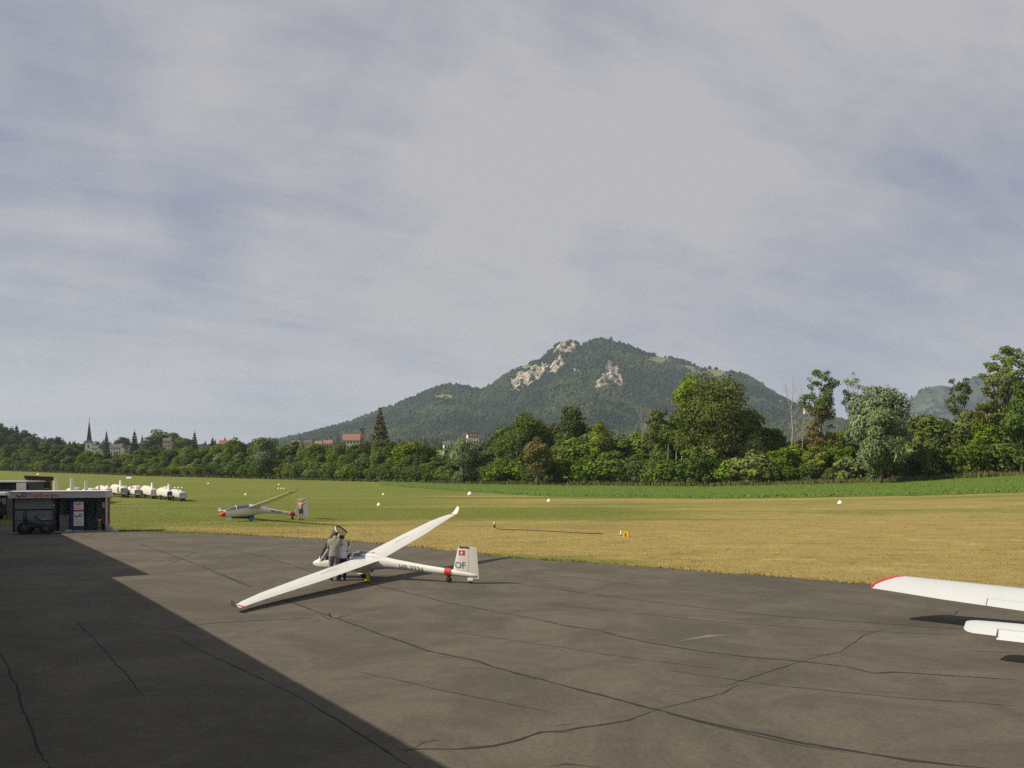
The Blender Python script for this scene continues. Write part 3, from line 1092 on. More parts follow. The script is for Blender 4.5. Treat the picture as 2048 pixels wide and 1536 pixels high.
def fill(u0, u1, step_m, back, frac, kinds, where, group, name, jit=.12):
    u = u0
    while u < u1:
        Y = yt_at(u) + back * rt.uniform(.6, 1.4)
        X = (u - 1024) / FPX * Y
        ht = HC - (top_at(u) - HZ) / FPX * Y - float(tz(X, Y))
        h = max(2.2, ht * frac * rt.uniform(1 - jit, 1 + jit * .4))
        if 'bush' in name:
            h = min(h, 8.5)
            w = h * rt.uniform(1.0, 1.5)
        else:
            w = min(max(h * rt.uniform(.5, .8), 6.0), 13)
        key = rt.choice(kinds)
        zone = next(zn for lim, zn in ZONES if u < lim)
        label = LOOK[key] + (' bush ' if 'bush' in name else ' tree ') + where + ', ' + zone
        tree(key, X, Y, h, w, label, group, name=name)
        # step along the line measured in metres
        Y2 = yt_at(u + 10)
        X2 = (u + 10 - 1024) / FPX * Y2
        X1, Y1 = (u - 1024) / FPX * yt_at(u), yt_at(u)
        u += 10 * step_m * rt.uniform(.7, 1.3) / max(1e-3, math.hypot(X2 - X1, Y2 - Y1))


BK = ['broad0', 'broad1', 'broad2', 'broad3', 'broad1', 'broad2', 'tall0']
BUK = ['bush0', 'bush1', 'bush2', 'bush0', 'bush0', 'bush1', 'bush3']
fill(-140, 2150, 4.8, 3, .47, BUK, 'at the wood foot', GB, 'bush', .3)
fill(-140, 2150, 7.0, 10, .56, BUK, 'in the second row', GB, 'bush', .2)
fill(-200, 2180, 7.6, 8, .72, BK + ['broad4', 'broad5'], 'in the front row', GR, 'tree', .16)
fill(1480, 2180, 6.5, 13, .86, BK + ['broad5', 'broad4'], 'in the middle row', GR, 'tree', .14)
fill(-200, 2200, 7.6, 19, 1.0, BK + ['tall1', 'broad4'], 'in the back row', GR, 'tree', .10)

# trees that stand out
def special(key, u, top, wpx, Y, label, H=16, n=9000, size=.5, mat='mid', base=.15, nl=40, lobe=(.12, .22), pear=0.0, stretch=1.0, droop=0.0,
            fillr=.75, bark=None, limbs=12, rad=.3, name='tree', up=.2, basev=None, seed=1, lean=.03):
    X = (u - 1024) / FPX * Y
    z0 = float(tz(X, Y)) if basev is None else basev
    h = HC - (top - HZ) / FPX * Y - z0
    w = wpx / FPX * Y
    cm, L = make_crown('crown', seed, h, w, h * base, nl, n, size, None, lobe, fillr, stretch, droop, pear)
    tr = tm(make_trunk('trunk', seed + 1, h, rad, L, limbs, up, lean=lean))
    species('sp%d' % seed, h, w, cm, tr, M_LEAF[mat], bark or m_bark)
    return tree('sp%d' % seed, X, Y, h, w, label, None, 0.0, name)


special('w', 1428, 734, 168, 188, 'large rounded olive green tree in front of the right mountain flank', n=13000, size=.5, mat='olive', base=.22, nl=60,
        lobe=(.09, .19), pear=.1, limbs=22, rad=.5, seed=301, fillr=.7)
special('w', 1385, 742, 90, 196, 'bright green tree directly behind the large rounded olive tree', n=6000, mat='light', base=.45, nl=30, seed=303)
special('w', 1758, 757, 132, 160, 'silvery green drooping willow bulging out over the bushes', n=13000, size=.46, mat='silver', base=.08, nl=52, lobe=(.1, .2),
        droop=.45, stretch=1.7, limbs=16, rad=.4, name='willow_tree', seed=305, pear=-.05)
special('w', 1762, 800, 100, 152, 'low silvery willow in front of the big drooping willow', n=6000, size=.42, mat='silver', base=.0, nl=30, droop=.45, stretch=1.7,
        name='willow_tree', seed=306)
special('w', 1640, 733, 84, 180, 'slender tree with a ragged airy crown rising left of the drooping willow', n=4200, size=.38, mat='mid', base=.50, nl=64,
        lobe=(.06, .12), limbs=26, bark=m_barkp, rad=.22, seed=307, fillr=.6)
special('w', 1645, 800, 70, 178, 'brownish half withered tree under the slender ragged tree', n=3000, size=.45, mat='brown', base=.15, nl=36, lobe=(.09, .17), limbs=20, seed=308)
special('w', 1712, 728, 70, 180, 'thin nearly see-through crown just behind the drooping willow', n=1300, size=.34, mat='silver', base=.5, nl=44, lobe=(.06, .11), limbs=28,
        rad=.2, seed=309, fillr=.5)
special('w', 1916, 745, 54, 172, 'small airy tree with round gappy crown before the distant hill', n=2300, size=.34, mat='dark', base=.5, nl=46, lobe=(.07, .13), limbs=22,
        rad=.2, seed=311, fillr=.5)
special('w', 2012, 684, 104, 162, 'tallest tree, airy crown high over the rest at the end of the wood', n=6500, size=.36, mat='mid', base=.55, nl=84, lobe=(.05, .10), limbs=34,
        rad=.3, bark=m_bark, seed=313, fillr=.6)
special('w', 1980, 765, 60, 160, 'half bare tree with a tall reddish brown trunk beneath the tallest crown', n=2000, size=.46, mat='olive', base=.3, nl=30, lobe=(.09, .16),
        limbs=16, rad=.34, seed=315, bark=paint('bark_reddish', (.26, .16, .09), .95, .3, 2), up=.5)
special('w', 2045, 740, 80, 150, 'dense dark green tree cut off by the edge of the view', n=7000, size=.5, mat='dark', base=.1, nl=44, lobe=(.11, .2), seed=317)
special('w', 1198, 834, 60, 214, 'bright leafy tree with creamy blossom clusters in the wood edge', n=4000, size=.5, mat='light', base=.2, nl=26, seed=319)
special('w', 1142, 808, 70, 222, 'dark tall tree standing above the wood edge below the grey cliff', n=6000, size=.55, mat='dark', base=.1, nl=34, seed=321)
special('w', 1050, 820, 90, 226, 'broad dark green tree standing above the wood edge below the pale cliffs', n=7000, size=.55, mat='dark', base=.1, nl=40, seed=323)
special('w', 1075, 862, 62, 212, 'reddish olive tree in front of the broad dark green tree', n=4500, size=.5, mat='brown', base=.1, nl=30, seed=325)
special('w', 1312, 795, 60, 200, 'thin olive tree beside the large rounded olive tree', n=2500, size=.5, mat='olive', base=.3, nl=30, lobe=(.1, .18), limbs=20, seed=327)
special('w', 925, 868, 70, 236, 'greyish green soft willow below the white flat-roofed block', n=5000, size=.5, mat='silver', base=.05, nl=30, seed=329, name='willow_tree')
special('w', 535, 868, 66, 322, 'bluish green rounded tree just right of the lowest stretch of wood', n=5000, size=.7, mat='silver', base=.1, nl=30, seed=331)

for k, (u, top, Y, h_px, seed, lab) in enumerate([
        (1583, 752, 183, 0, 3, 'bare dead tree with pale trunk between the large olive tree and the slender tree'),
        (1604, 768, 184, 0, 5, 'thin bare dead tree just left of the slender ragged tree'),
        (1284, 808, 212, 0, 8, 'grey leafless tree with twiggy top beside the thin olive tree')]):
    X = (u - 1024) / FPX * Y
    z0 = float(tz(X, Y))
    h = HC - (top - HZ) / FPX * Y - z0
    mb = bare_branches(seed, h, .22 if k != 1 else .14, 3, .35, 16 if k != 1 else 9)
    t = thing('dead_tree', lab, 'tree', (X, Y, z0), 0.4 * k)
    tr = MB(); tr.v, tr.f = mb.v, mb.f
    tr.build('trunk', m_barkp, t, True, 60)
for (u, vt), lab in zip([(1336, 885), (1353, 890), (1364, 900), (1380, 902)], [
        'leftmost of four slim pale birch stems left of the big olive tree', 'second from left of four slim pale birch stems beside the big olive tree',
        'third from left of four slim pale birch stems beside the big olive tree', 'rightmost of four slim pale birch stems, in front of the big olive tree']):
    Yo = yt_at(u) + 5.2
    X = (u - 1024) / FPX * Yo
    z0 = float(tz(X, Yo))
    t = thing('birch_tree', lab, 'tree', (X, Yo, z0), random.random() * 6, 'pale birch stems in the wood edge')
    hh = HC - (vt - HZ) / FPX * Yo - z0 + 1.0
    MB().tube([(0, 0, -.2), (.1, .05, hh * .5), (.0, .2, hh)], [.15, .12, .08], 7).build('trunk', m_barkp, t, True)
    cm, L = make_crown('crown', int(u), hh + 3.2, 4.8, hh * .80, 16, 2000, .4, None, (.2, .3))
    link('crown', cm, M_LEAF['mid'], t)

GC = 'dark conifers on the ridge by the church'
for u, top, Y, w, key, lab in [
        (760, 816, 440, 14, 'shaggy', 'tall shaggy brownish tree rising above the wood next to the orange roofs'),
        (213, 862, 640, 5.5, 'conifer1', 'dark pointed conifer beside the church spire'),
        (269, 860, 660, 9, 'conifer0', 'dark pointed conifer left of the broad round-topped tree on the ridge'),
        (389, 862, 640, 8, 'conifer0', 'dark pointed conifer at the end of the church ridge'),
        (425, 874, 600, 6, 'conifer1', 'small dark conifer alone in the dip of the ridge'),
        (318, 857, 690, 30, 'broad0', 'broad round-topped tree crowning the ridge behind the church'),
        (345, 864, 690, 18, 'broad3', 'round tree just right of the broad round-topped tree'),
        (246, 873, 690, 14, 'broad3', 'dark round tree among the village houses'),
        (195, 881, 700, 12, 'broad0', 'dark round tree right behind the church tower'),
        (368, 870, 660, 16, 'broad1', 'leafy tree on the ridge between two conifers'),
        (470, 872, 500, 13, 'tall0', 'leafy tree on the low ridge right of the small conifer')]:
    X = (u - 1024) / FPX * Y
    h = HC - (top - HZ) / FPX * Y - float(tz(X, Y))
    tree(key, X, Y, h, w, lab, None, name='conifer_tree' if 'conifer' in key else 'tree')
# wooded hillside at the far left
for i in range(34):
    u = -130 + i * 9.2 + rt.uniform(-5, 5)
    for row, Y in ((0, 620), (1, 700)):
        top = np.interp(u, [-200, 0, 30, 70, 110, 150, 175], [838, 846, 850, 866, 874, 886, 892]) + (0 if row else 14) + rt.uniform(-4, 5)
        if u > 172:
            continue
        Yv = Y + rt.uniform(-25, 25)
        X = (u - 1024) / FPX * Yv
        h = max(6, HC - (top - HZ) / FPX * Yv - float(tz(X, Yv)))
        kk = rt.choice(['broad0', 'broad3', 'conifer0', 'broad3'])
        lab = {'broad0': 'full crowned dark', 'broad3': 'narrow dark', 'conifer0': 'pointed dark conifer'}[kk] + ' tree on the wooded hillside, ' + ['lower row', 'skyline row'][row] + (
            ', outer end' if u < -60 else ', outer part' if u < 0 else ', steep left end' if u < 60 else ', mid slope' if u < 115 else ', low end')
        tree(kk, X, Yv, h, rt.uniform(8, 13), lab.replace('conifer tree', 'conifer'), 'trees on the wooded hillside')

# ------------------------------------------------------------------ village behind the wood
m_roofo = paint('roof_orange', (0.25, 0.135, 0.085), 0.9, 0.2, 1)
m_roofr = paint('roof_red', (0.24, 0.09, 0.065), 0.9, 0.2, 1)
m_roofg = paint('roof_grey', (0.09, 0.085, 0.09), 0.85, 0.2, 1)
m_plaster = paint('plaster_white', (0.66, 0.62, 0.54), 0.9, 0.1, 0.6)
m_plasterb = paint('plaster_beige', (0.50, 0.43, 0.32), 0.9, 0.12, 0.6)
m_pane = paint('window_pane', (0.03, 0.035, 0.04), 0.2, 0.1, 1)
m_frame = paint('window_frame', (0.5, 0.48, 0.44), 0.6, 0.1, 1)
m_spire = paint('spire_slate', (0.045, 0.042, 0.055), 0.7, 0.2, 1)


def window(par, x, y, z, w, h, face):
    """window on the y=const wall (face -1: towards the camera) or the x=const wall (face 2)"""
    f = MB()
    g = MB()
    if face == -1:
        f.box(x - w / 2 - .08, x + w / 2 + .08, y - .06, y + .02, z - .08, z + h + .08)
        g.box(x - w / 2, x + w / 2, y - .09, y - .05, z, z + h)
    else:
        f.box(x - .02, x + .06, y - w / 2 - .08, y + w / 2 + .08, z - .08, z + h + .08)
        g.box(x + .05, x + .09, y - w / 2, y + w / 2, z, z + h)
    o = f.build('window', m_frame, par)
    g.build('pane', m_pane, o)


def house(name, u, v_top, Y, wpx, hwall, roof_h, label, wall=None, roof=None, depth=9, rz=0.15, storeys=2, ncol=3, flat=False, extra=None, base_drop=6):
    wall, roof = wall or m_plaster, roof or m_roofo
    ztop = HC - (v_top - HZ) / FPX * Y
    X = (u - 1024) / FPX * Y
    w = wpx / FPX * Y
    z0 = ztop - hwall - roof_h
    t = thing(name, label, 'house' if name == 'house' else 'building', (X, Y, z0), rz)
    MB().box(-w / 2, w / 2, -depth / 2, depth / 2, -base_drop, hwall).build('wall', wall, t)
    e = .5
    rb = MB()
    if flat:
        rb.box(-w / 2 - e, w / 2 + e, -depth / 2 - e, depth / 2 + e, hwall, hwall + roof_h)
    else:
        V = [(-w / 2 - e, -depth / 2 - e, hwall - .15), (w / 2 + e, -depth / 2 - e, hwall - .15), (w / 2 + e, depth / 2 + e, hwall - .15), (-w / 2 - e, depth / 2 + e, hwall - .15),
             (-w / 2 - e, 0, hwall + roof_h), (w / 2 + e, 0, hwall + roof_h)]
        rb.add(V, [(0, 1, 5, 4), (2, 3, 4, 5), (0, 4, 3), (1, 2, 5), (0, 3, 2, 1)])
    ro = rb.build('roof', roof, t)
    if not flat:
        MB().box(w * .2, w * .2 + .8, .4, 1.2, hwall + roof_h * .3, hwall + roof_h + .7).build('chimney', m_plasterb, ro)
    for s in range(storeys):
        zz0 = hwall - 2.1 - s * 2.9
        for c_ in range(ncol):
            window(t, -w / 2 + (c_ + .5) * w / ncol, -depth / 2, zz0, min(1.3, w / ncol * .5), 1.4, -1)
    return t


# church
Yc = 690
cx = (178.5 - 1024) / FPX * Yc
zt = HC - (886 - HZ) / FPX * Yc
ch = thing('church', 'village church with white square tower and tall needle spire', 'church', (cx, Yc, zt - 14), 0.25)
MB().box(-2.7, 2.7, -2.7, 2.7, -4, 14).build('tower', m_plaster, ch)
sp_ = MB()
sp_.add([(2.9 * a, 2.9 * b, 14) for a, b in ((-1, -1), (1, -1), (1, 1), (-1, 1))] + [(1.55 * a, 1.55 * b, 16.8) for a, b in ((-1, -1), (1, -1), (1, 1), (-1, 1))] + [(0, 0, 33.5)],
        [(0, 1, 5, 4), (1, 2, 6, 5), (2, 3, 7, 6), (3, 0, 4, 7), (4, 5, 8), (5, 6, 8), (6, 7, 8), (7, 4, 8), (3, 2, 1, 0)])
so = sp_.build('spire', m_spire, ch)
MB().tube([(0, 0, 33), (0, 0, 35.2)], .09, 6).box(-.5, .5, -.05, .05, 34.2, 34.4).build('cross', m_spire, so)
for zz in (9.8,):
    window(ch, 0, -2.7, zz, 1.0, 2.4, -1)
MB().box(2.7, 16, -4, 4, -4, 7).build('nave', m_plaster, ch)
MB().add([(2.72, -4.5, 6.8), (16.5, -4.5, 6.8), (16.5, 4.5, 6.8), (2.72, 4.5, 6.8), (2.72, 0, 11.5), (16.5, 0, 11.5)],
         [(0, 1, 5, 4), (2, 3, 4, 5), (0, 4, 3), (1, 2, 5), (0, 3, 2, 1)]).build('nave_roof', m_roofg, ch)

house('house', 216, 884, 660, 7, 6.5, 3.0, 'narrow tall white house beside the pointed conifer near the church', roof=m_roofg, ncol=1, rz=.3)
house('house', 235, 888, 640, 20, 5.5, 2.2, 'wide white house with grey roof right of the narrow white house', roof=m_roofg, ncol=4)
house('house', 193, 891, 670, 10, 4.5, 2, 'small white house tucked against the church', roof=m_roofg, ncol=2)
house('house', 258, 888, 690, 14, 5, 2, 'beige house half hidden behind trees on the church ridge', wall=m_plasterb, roof=m_roofg, ncol=3)
house('house', 336, 876, 650, 14, 5, 2, 'beige house high among the trees of the church ridge', wall=m_plasterb, roof=m_roofg, ncol=3)
house('house', 462, 883, 560, 9, 5, 2.2, 'small white gabled house in the dip of the ridge', roof=m_roofr, ncol=2)
house('house', 447, 880, 575, 12, 4.2, 2.6, 'house with reddish roof in the dip of the ridge', wall=m_plasterb, roof=m_roofr, ncol=2)
house('house', 592, 881, 520, 14, 4.6, 1.8, 'leftmost low beige house of the row under the mountain slope', wall=m_plasterb, roof=m_roofo)
house('house', 617, 880, 530, 13, 5.5, 1.6, 'white house in the row under the mountain slope, second from its end', roof=m_roofg)
house('house', 637, 882, 525, 12, 4.6, 2, 'beige house with orange roof in the middle of the row under the slope', wall=m_plasterb, roof=m_roofo)
house('house', 656, 880, 525, 15, 4.6, 2.2, 'house with long orange roof at the right end of the row', wall=m_plasterb, roof=m_roofo)
house('house', 703, 868, 500, 32, 6.0, 3.6, 'large white house with wide orange roof left of the shaggy tree', ncol=5, depth=12)
t = house('clock_tower', 725, 857, 504, 8, 10.5, 1.0, 'square orange plastered tower beside the wide orange roof', wall=paint('plaster_orange', (.45, .24, .10), .9, .15, 1), roof=m_roofg, depth=2.4,
          ncol=1, flat=True, storeys=1)
house('house', 832, 884, 430, 26, 4, 3.0, 'low house with orange roof peeping over the wood right of the shaggy tree', ncol=3)
house('apartment_block', 945, 866, 430, 22, 9, .7, 'white flat-roofed block with red roof edge above the soft grey willow', roof=m_roofr, ncol=4, storeys=3, flat=True)
house('house', 893, 882, 440, 12, 3.0, 1.6, 'small white house left of the flat-roofed block', roof=m_roofg, ncol=2)
h0 = hit(1108, 822)
house('house', 1108, 814, h0.y, 5, 7, 3, 'tiny white chalet alone on the wooded mountain slope', roof=m_roofg, ncol=2, rz=0)
for u, v, w, lab, rf in [(1538, 812, 12, 'white hamlet house with grey roof at the mountain foot', m_roofg), (1557, 808, 14, 'red roofed hamlet house nearest the dead tree', m_roofr),
                         (1526, 806, 9, 'small pale hamlet house at the foot of the right flank', m_roofg), (1592, 812, 12, 'red roofed hamlet house seen behind the dead tree', m_roofr),
                         (1612, 814, 9, 'pale hamlet house just left of the slender tree', m_roofo)]:
    h0 = hit(u, v)
    house('house', u, v - 7, h0.y, w, 6, 4, lab, roof=rf, ncol=3, base_drop=20)

# ------------------------------------------------------------------ hangar (its eaves throw the big shadow on the apron)
dH, nH = Vector((-.575, .818, 0)), Vector((.818, .575, 0))
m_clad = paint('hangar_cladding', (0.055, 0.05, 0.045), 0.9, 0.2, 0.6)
m_hroof = paint('hangar_roof', (0.20, 0.19, 0.18), 0.7, 0.15, 0.4)


def hangar(s0, s1, eave, label):
    M = Matrix(((dH.x, -nH.x, 0, -.45 * nH.x + dH.x * s0), (dH.y, -nH.y, 0, -.45 * nH.y + dH.y * s0), (0, 0, 1, 0), (0, 0, 0, 1)))
    t = thing('hangar', label, 'hangar', mat=M)
    L = s1 - s0
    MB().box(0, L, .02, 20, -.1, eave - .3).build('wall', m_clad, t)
    MB().add([(0, 0, eave - .3), (L, 0, eave - .3), (L, 20.2, eave - 1.6), (0, 20.2, eave - 1.6), (0, 0, eave), (L, 0, eave), (L, 20.2, eave - 1.3), (0, 20.2, eave - 1.3)],
             [(0, 1, 2, 3), (4, 7, 6, 5), (0, 4, 5, 1), (2, 6, 7, 3), (0, 3, 7, 4), (1, 5, 6, 2)]).build('roof', m_hroof, t)
    k = int(L // 5)
    for i in range(k):
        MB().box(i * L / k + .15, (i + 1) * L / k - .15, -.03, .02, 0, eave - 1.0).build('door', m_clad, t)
    return t


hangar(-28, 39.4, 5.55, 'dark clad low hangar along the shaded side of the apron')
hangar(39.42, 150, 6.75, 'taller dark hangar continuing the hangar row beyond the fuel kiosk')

# ------------------------------------------------------------------ fuel kiosk
m_white = paint('white_paint', (0.74, 0.73, 0.70), 0.35, 0.06, 1.2)
m_lgrey = paint('light_grey_panel', (0.46, 0.46, 0.47), 0.5, 0.08, 1.0)
m_mgrey = paint('mid_grey_panel', (0.24, 0.245, 0.25), 0.5, 0.1, 1.0)
m_dgrey = paint('dark_grey', (0.055, 0.055, 0.06), 0.55, 0.15, 1.5)
m_black = paint('black_rubber', (0.016, 0.016, 0.017), 0.75, 0.2, 4)
m_red = paint('red_paint', (0.55, 0.035, 0.025), 0.4, 0.12, 2)
m_blue = paint('dark_blue', (0.03, 0.035, 0.12), 0.45, 0.1, 2)
m_shut = paint('shutter_grey', (0.19, 0.21, 0.23), 0.45, 0.08, 1)
m_brown = paint('brown_wood', (0.16, 0.085, 0.05), 0.7, 0.25, 3)
m_yellow = paint('yellow_paint', (0.72, 0.50, 0.03), 0.5, 0.1, 3)
m_green = paint('green_metal', (0.03, 0.06, 0.05), 0.5, 0.1, 2)
m_conc = paint('concrete', (0.33, 0.31, 0.27), 0.9, 0.15, 2, bump=.2)
m_metal = paint('brushed_metal', (0.42, 0.42, 0.43), 0.35, 0.1, 3, metal=0.8)


def text_mesh(body, size, mat, name, parent, M, depth=0.004, bold=0.0, cuts=0, warp=None):
    cu = bpy.data.curves.new(name, 'FONT')
    cu.body = body
    cu.size = size
    cu.extrude = depth
    cu.offset = bold
    cu.resolution_u = 3
    to = bpy.data.objects.new(name, cu)
    COL.objects.link(to)
    dg = bpy.context.evaluated_depsgraph_get()
    me = bpy.data.meshes.new_from_object(to.evaluated_get(dg))
    bpy.data.objects.remove(to)
    bpy.data.curves.remove(cu)
    me.name = name
    if cuts:
        bm = bmesh.new(); bm.from_mesh(me)
        bmesh.ops.triangulate(bm, faces=bm.faces)
        for _ in range(cuts):
            bmesh.ops.subdivide_edges(bm, edges=[e for e in bm.edges if e.calc_length() > .05], cuts=1)
        bm.to_mesh(me); bm.free()
    for v in me.vertices:
        v.co = warp(v.co) if warp else M @ v.co
    me.materials.clear()
    return link(name, me, mat, parent)


KB = G(213, 1063.0)
ax = Vector((.955, .297, 0)).normalized()
_k = (25 - 1024) / FPX
KL = (KB.x - _k * KB.y) / (ax.x - _k * ax.y)
KA = KB - ax * KL
KM = Matrix(((ax.x, -ax.y, 0, KA.x), (ax.y, ax.x, 0, KA.y), (0, 0, 1, 0), (0, 0, 0, 1)))
kx = lambda u: (u - 25) / 188 * KL           # along the front, from photo columns
kiosk = thing('fuel_kiosk', 'grey fuel kiosk with white price panel in the shade at the apron corner', 'fuel kiosk', mat=KM)
D = 1.5
MB().box(-.1, KL + .15, -.25, D + .1, -.05, .07).build('base_slab', m_conc, kiosk)
MB().bbox(-.12, KL + .06, -.42, D + .1, 2.32, 2.74, .03).build('fascia', m_lgrey, kiosk)
MB().box(-.16, KL + .10, -.46, D + .14, 2.742, 2.79).build('roof_edge', m_white, kiosk)
MB().box(0, KL, D - .06, D, .07, 2.32).build('back_wall', m_mgrey, kiosk)
MB().box(0, .07, 0, D - .06, .07, 2.32).build('side_wall', m_green, kiosk)
MB().box(KL - .09, KL - .02, .0, D - .06, .07, 2.32).build('side_wall', paint('dark_red_wall', (.10, .03, .04), .6, .2, 2), kiosk)
MB().bbox(KL - .02, KL + .05, -.32, -.02, .07, 2.32, .01).build('corner_post', m_lgrey, kiosk)
xr = kx(107)
MB().box(xr - .05, xr + .05, -.05, D - .06, .07, 2.32).build('partition', m_dgrey, kiosk)
for z0, z1, mt in ((.09, .83, m_shut), (.86, 1.50, m_shut), (1.58, 2.30, m_mgrey)):
    MB().bbox(.10, xr - .07, .06, .11, z0, z1, .012).build('shutter_panel', mt, kiosk)
MB().box(xr - .03, xr + .03, -.11, -.06, 1.78, 1.90).build('lamp', m_white, kiosk)
xa, xb = kx(146), kx(166)
totem = MB().bbox(xa - .22, xb + .03, .05, .5, .07, 2.28, .02).build('price_totem', m_blue, kiosk)
MB().box(xa, xb, .02, .048, 1.62, 2.05).build('price_panel', m_white, totem)
MB().box(xa, xb, .02, .048, 1.50, 1.60).build('price_panel', m_white, totem)
MB().box(xa, xb, .02, .048, 1.41, 1.495).build('red_band', m_red, totem)
MB().box(xa, xb, .015, .048, .42, 1.39).build('price_panel', m_white, totem)
MB().box(xa, xb, -.2, .04, .07, .14).build('step', m_mgrey, totem)


def swoosh(par, x, z, s, y):
    """small red and blue fuel company emblem: swept red ribbon and blue ring"""
    a = MB()
    pts = [(x + s * (-1.3 + 1.25 * t), y, z + s * (.18 * math.cos(t * 5) - .15)) for t in np.linspace(0, 1, 9)]
    a.tube(pts, [s * (.08 + .16 * math.sin(math.pi * t)) for t in np.linspace(0, 1, 9)], 6)
    a.build('emblem_ribbon', m_red, par)
    b = MB()
    b.tube([(x + s * (.5 + .45 * math.cos(q)), y, z + s * .38 * math.sin(q)) for q in np.linspace(.4, 6.0, 18)], s * .13, 6)
    b.build('emblem_ring', m_blue, par)


swoosh(totem, (xa + xb) / 2, 1.9, .14, .012)
swoosh(totem, (xa + xb) / 2 + .02, 1.13, .22, .008)
swoosh(kiosk, kx(47), 2.55, .28, -.43)
RX90 = Matrix.Rotation(math.radians(90), 4, 'X')
text_mesh('TotalEnergies', .34, m_red, 'fascia_lettering', kiosk, Matrix.Translation((kx(58), -.425, 2.42)) @ RX90, .003, .004)
for i in range(5):
    MB().box(xa + .06, xb - .08 - .05 * (i % 2), .008, .0145, .52 + i * .08, .545 + i * .08).build('price_line', m_lgrey, totem)
for x0, x1, z0, z1, y0, mt, nm in ((kx(113), kx(134), .07, 1.15, .6, m_mgrey, 'pump_cabinet'), (kx(124), kx(133), 1.3, 1.62, .9, m_dgrey, 'display_box'),
                                   (kx(169), kx(183), .07, 1.9, .8, m_green, 'filter_cabinet'), (kx(184), kx(192), .2, .95, .7, m_dgrey, 'hose_reel_box'),
                                   (kx(193), kx(201), .07, .72, .35, paint('beige_bin', (.24, .20, .13), .7, .2, 2), 'waste_bin')):
    MB().bbox(x0, x1, y0, min(D - .1, y0 + .7), z0, z1, .03).build(nm, mt, kiosk)
MB().box(kx(193.5), kx(200.5), .33, .6, .72, .86).build('bin_lid', m_lgrey, kiosk)
MB().box(kx(202.5), kx(209), .3, .32, 1.62, 2.0).build('notice', m_white, kiosk)
MB().tube([(kx(175), .8, 1.75), (kx(178), .7, 1.2), (kx(184), .75, .9), (kx(188), .7, 1.2), (kx(188), .75, 1.6)], .03, 8).build('hose', m_black, kiosk)
MB().tube([(kx(206), .3, .5), (kx(206), .3, 1.0)], .07, 10).build('fire_extinguisher', m_red, kiosk)
MB().box(kx(130), kx(143), -.2, .1, .07, .17).build('spill_tray', m_lgrey, kiosk)
g0 = KM @ Vector((KL + .38, -.1, 0))
t = thing('concrete_block', 'small sloping pale concrete block at the corner of the fuel kiosk', 'concrete block', g0, math.atan2(ax.y, ax.x))
bk = MB().add([(-.3, -.25, -.02), (.45, -.25, -.02), (.45, .3, -.02), (-.3, .3, -.02), (-.3, -.25, .5), (.1, -.2, .12), (.1, .25, .12), (-.3, .3, .5)],
              [(0, 3, 2, 1), (4, 5, 6, 7), (0, 1, 5, 4), (2, 3, 7, 6), (1, 2, 6, 5), (3, 0, 4, 7)]).build('block', m_conc, t)

# dark quad tractor in front of the shutter
q0 = KM @ Vector((kx(78), -.85, 0))
qd = thing('quad_tractor', 'small black open tractor parked in front of the kiosk shutter', 'tractor', q0, math.atan2(ax.y, ax.x))
for x, rr, s in ((-.62, .40, 1), (-.62, .40, -1), (.62, .34, 1), (.62, .34, -1)):
    w = MB().disc((x, s * .42, rr), (0, 1, 0), rr, .24, 22).build('wheel', m_black, qd, True)
    MB().disc((x, s * .5, rr), (0, 1, 0), rr * .5, .14, 14).build('rim', m_dgrey, w, True)
MB().bbox(-.2, .95, -.28, .28, .40, .80, .08).bbox(-.95, -.15, -.3, .3, .42, .62, .05).build('chassis', m_dgrey, qd, True)
MB().bbox(.30, 1.0, -.22, .22, .78, .98, .07).build('bonnet', m_blue, qd, True)
MB().bbox(-.62, -.2, -.2, .2, .66, .76, .04).bbox(-.66, -.56, -.2, .2, .74, 1.12, .04).build('seat', m_black, qd, True)
MB().tube([(.25, 0, .8), (-.02, 0, 1.12)], .025, 8).tube([(-.02 + .14 * math.sin(a) * .45, .17 * math.cos(a), 1.12 + .14 * math.sin(a)) for a in np.linspace(0, 6.28, 17)], .018, 6).build('steering_wheel', m_black, qd)
MB().tube([(-.7, .26, .6), (-.66, .26, 1.48), (-.66, -.26, 1.48), (-.7, -.26, .6)], .035, 8).build('roll_bar', m_black, qd)

# behind the kiosk: hut, long shed, trailer, board
Yh = 82
hx0, hx1 = (56 - 1024) / FPX * Yh, (99 - 1024) / FPX * Yh
hut = thing('start_hut', 'reddish brown wooden hut with large windows rising behind the fuel kiosk', 'hut', ((hx0 + hx1) / 2, Yh, float(tz(-46, Yh))), .46)
wv = (hx1 - hx0) / 2
MB().box(-wv, wv, 0, 1.6, -.1, 1.75).build('lower_wall', m_brown, hut)
for x in (-wv, -.06, wv - .12):
    MB().box(x, x + .12, 0, .12, 1.75, 3.25).build('post', m_brown, hut)
    MB().box(x, x + .12, 1.48, 1.6, 1.75, 3.1).build('post', m_brown, hut)
for x0, x1 in ((-wv + .12, -.06), (.06, wv - .12)):
    w = MB().box(x0, x1, .03, .06, 1.95, 2.95).build('window', m_pane, hut)
    MB().box(x0, x1, .0, .08, 2.32, 2.38).build('frame', m_frame, w)
MB().box(-wv + .1, wv - .1, 1.5, 1.55, 1.75, 3.1).build('back_wall', m_dgrey, hut)
MB().box(-wv, wv, -.02, .1, 2.96, 3.5).build('fascia_board', paint('rust_red_board', (.20, .065, .05), .7, .25, 3), hut)
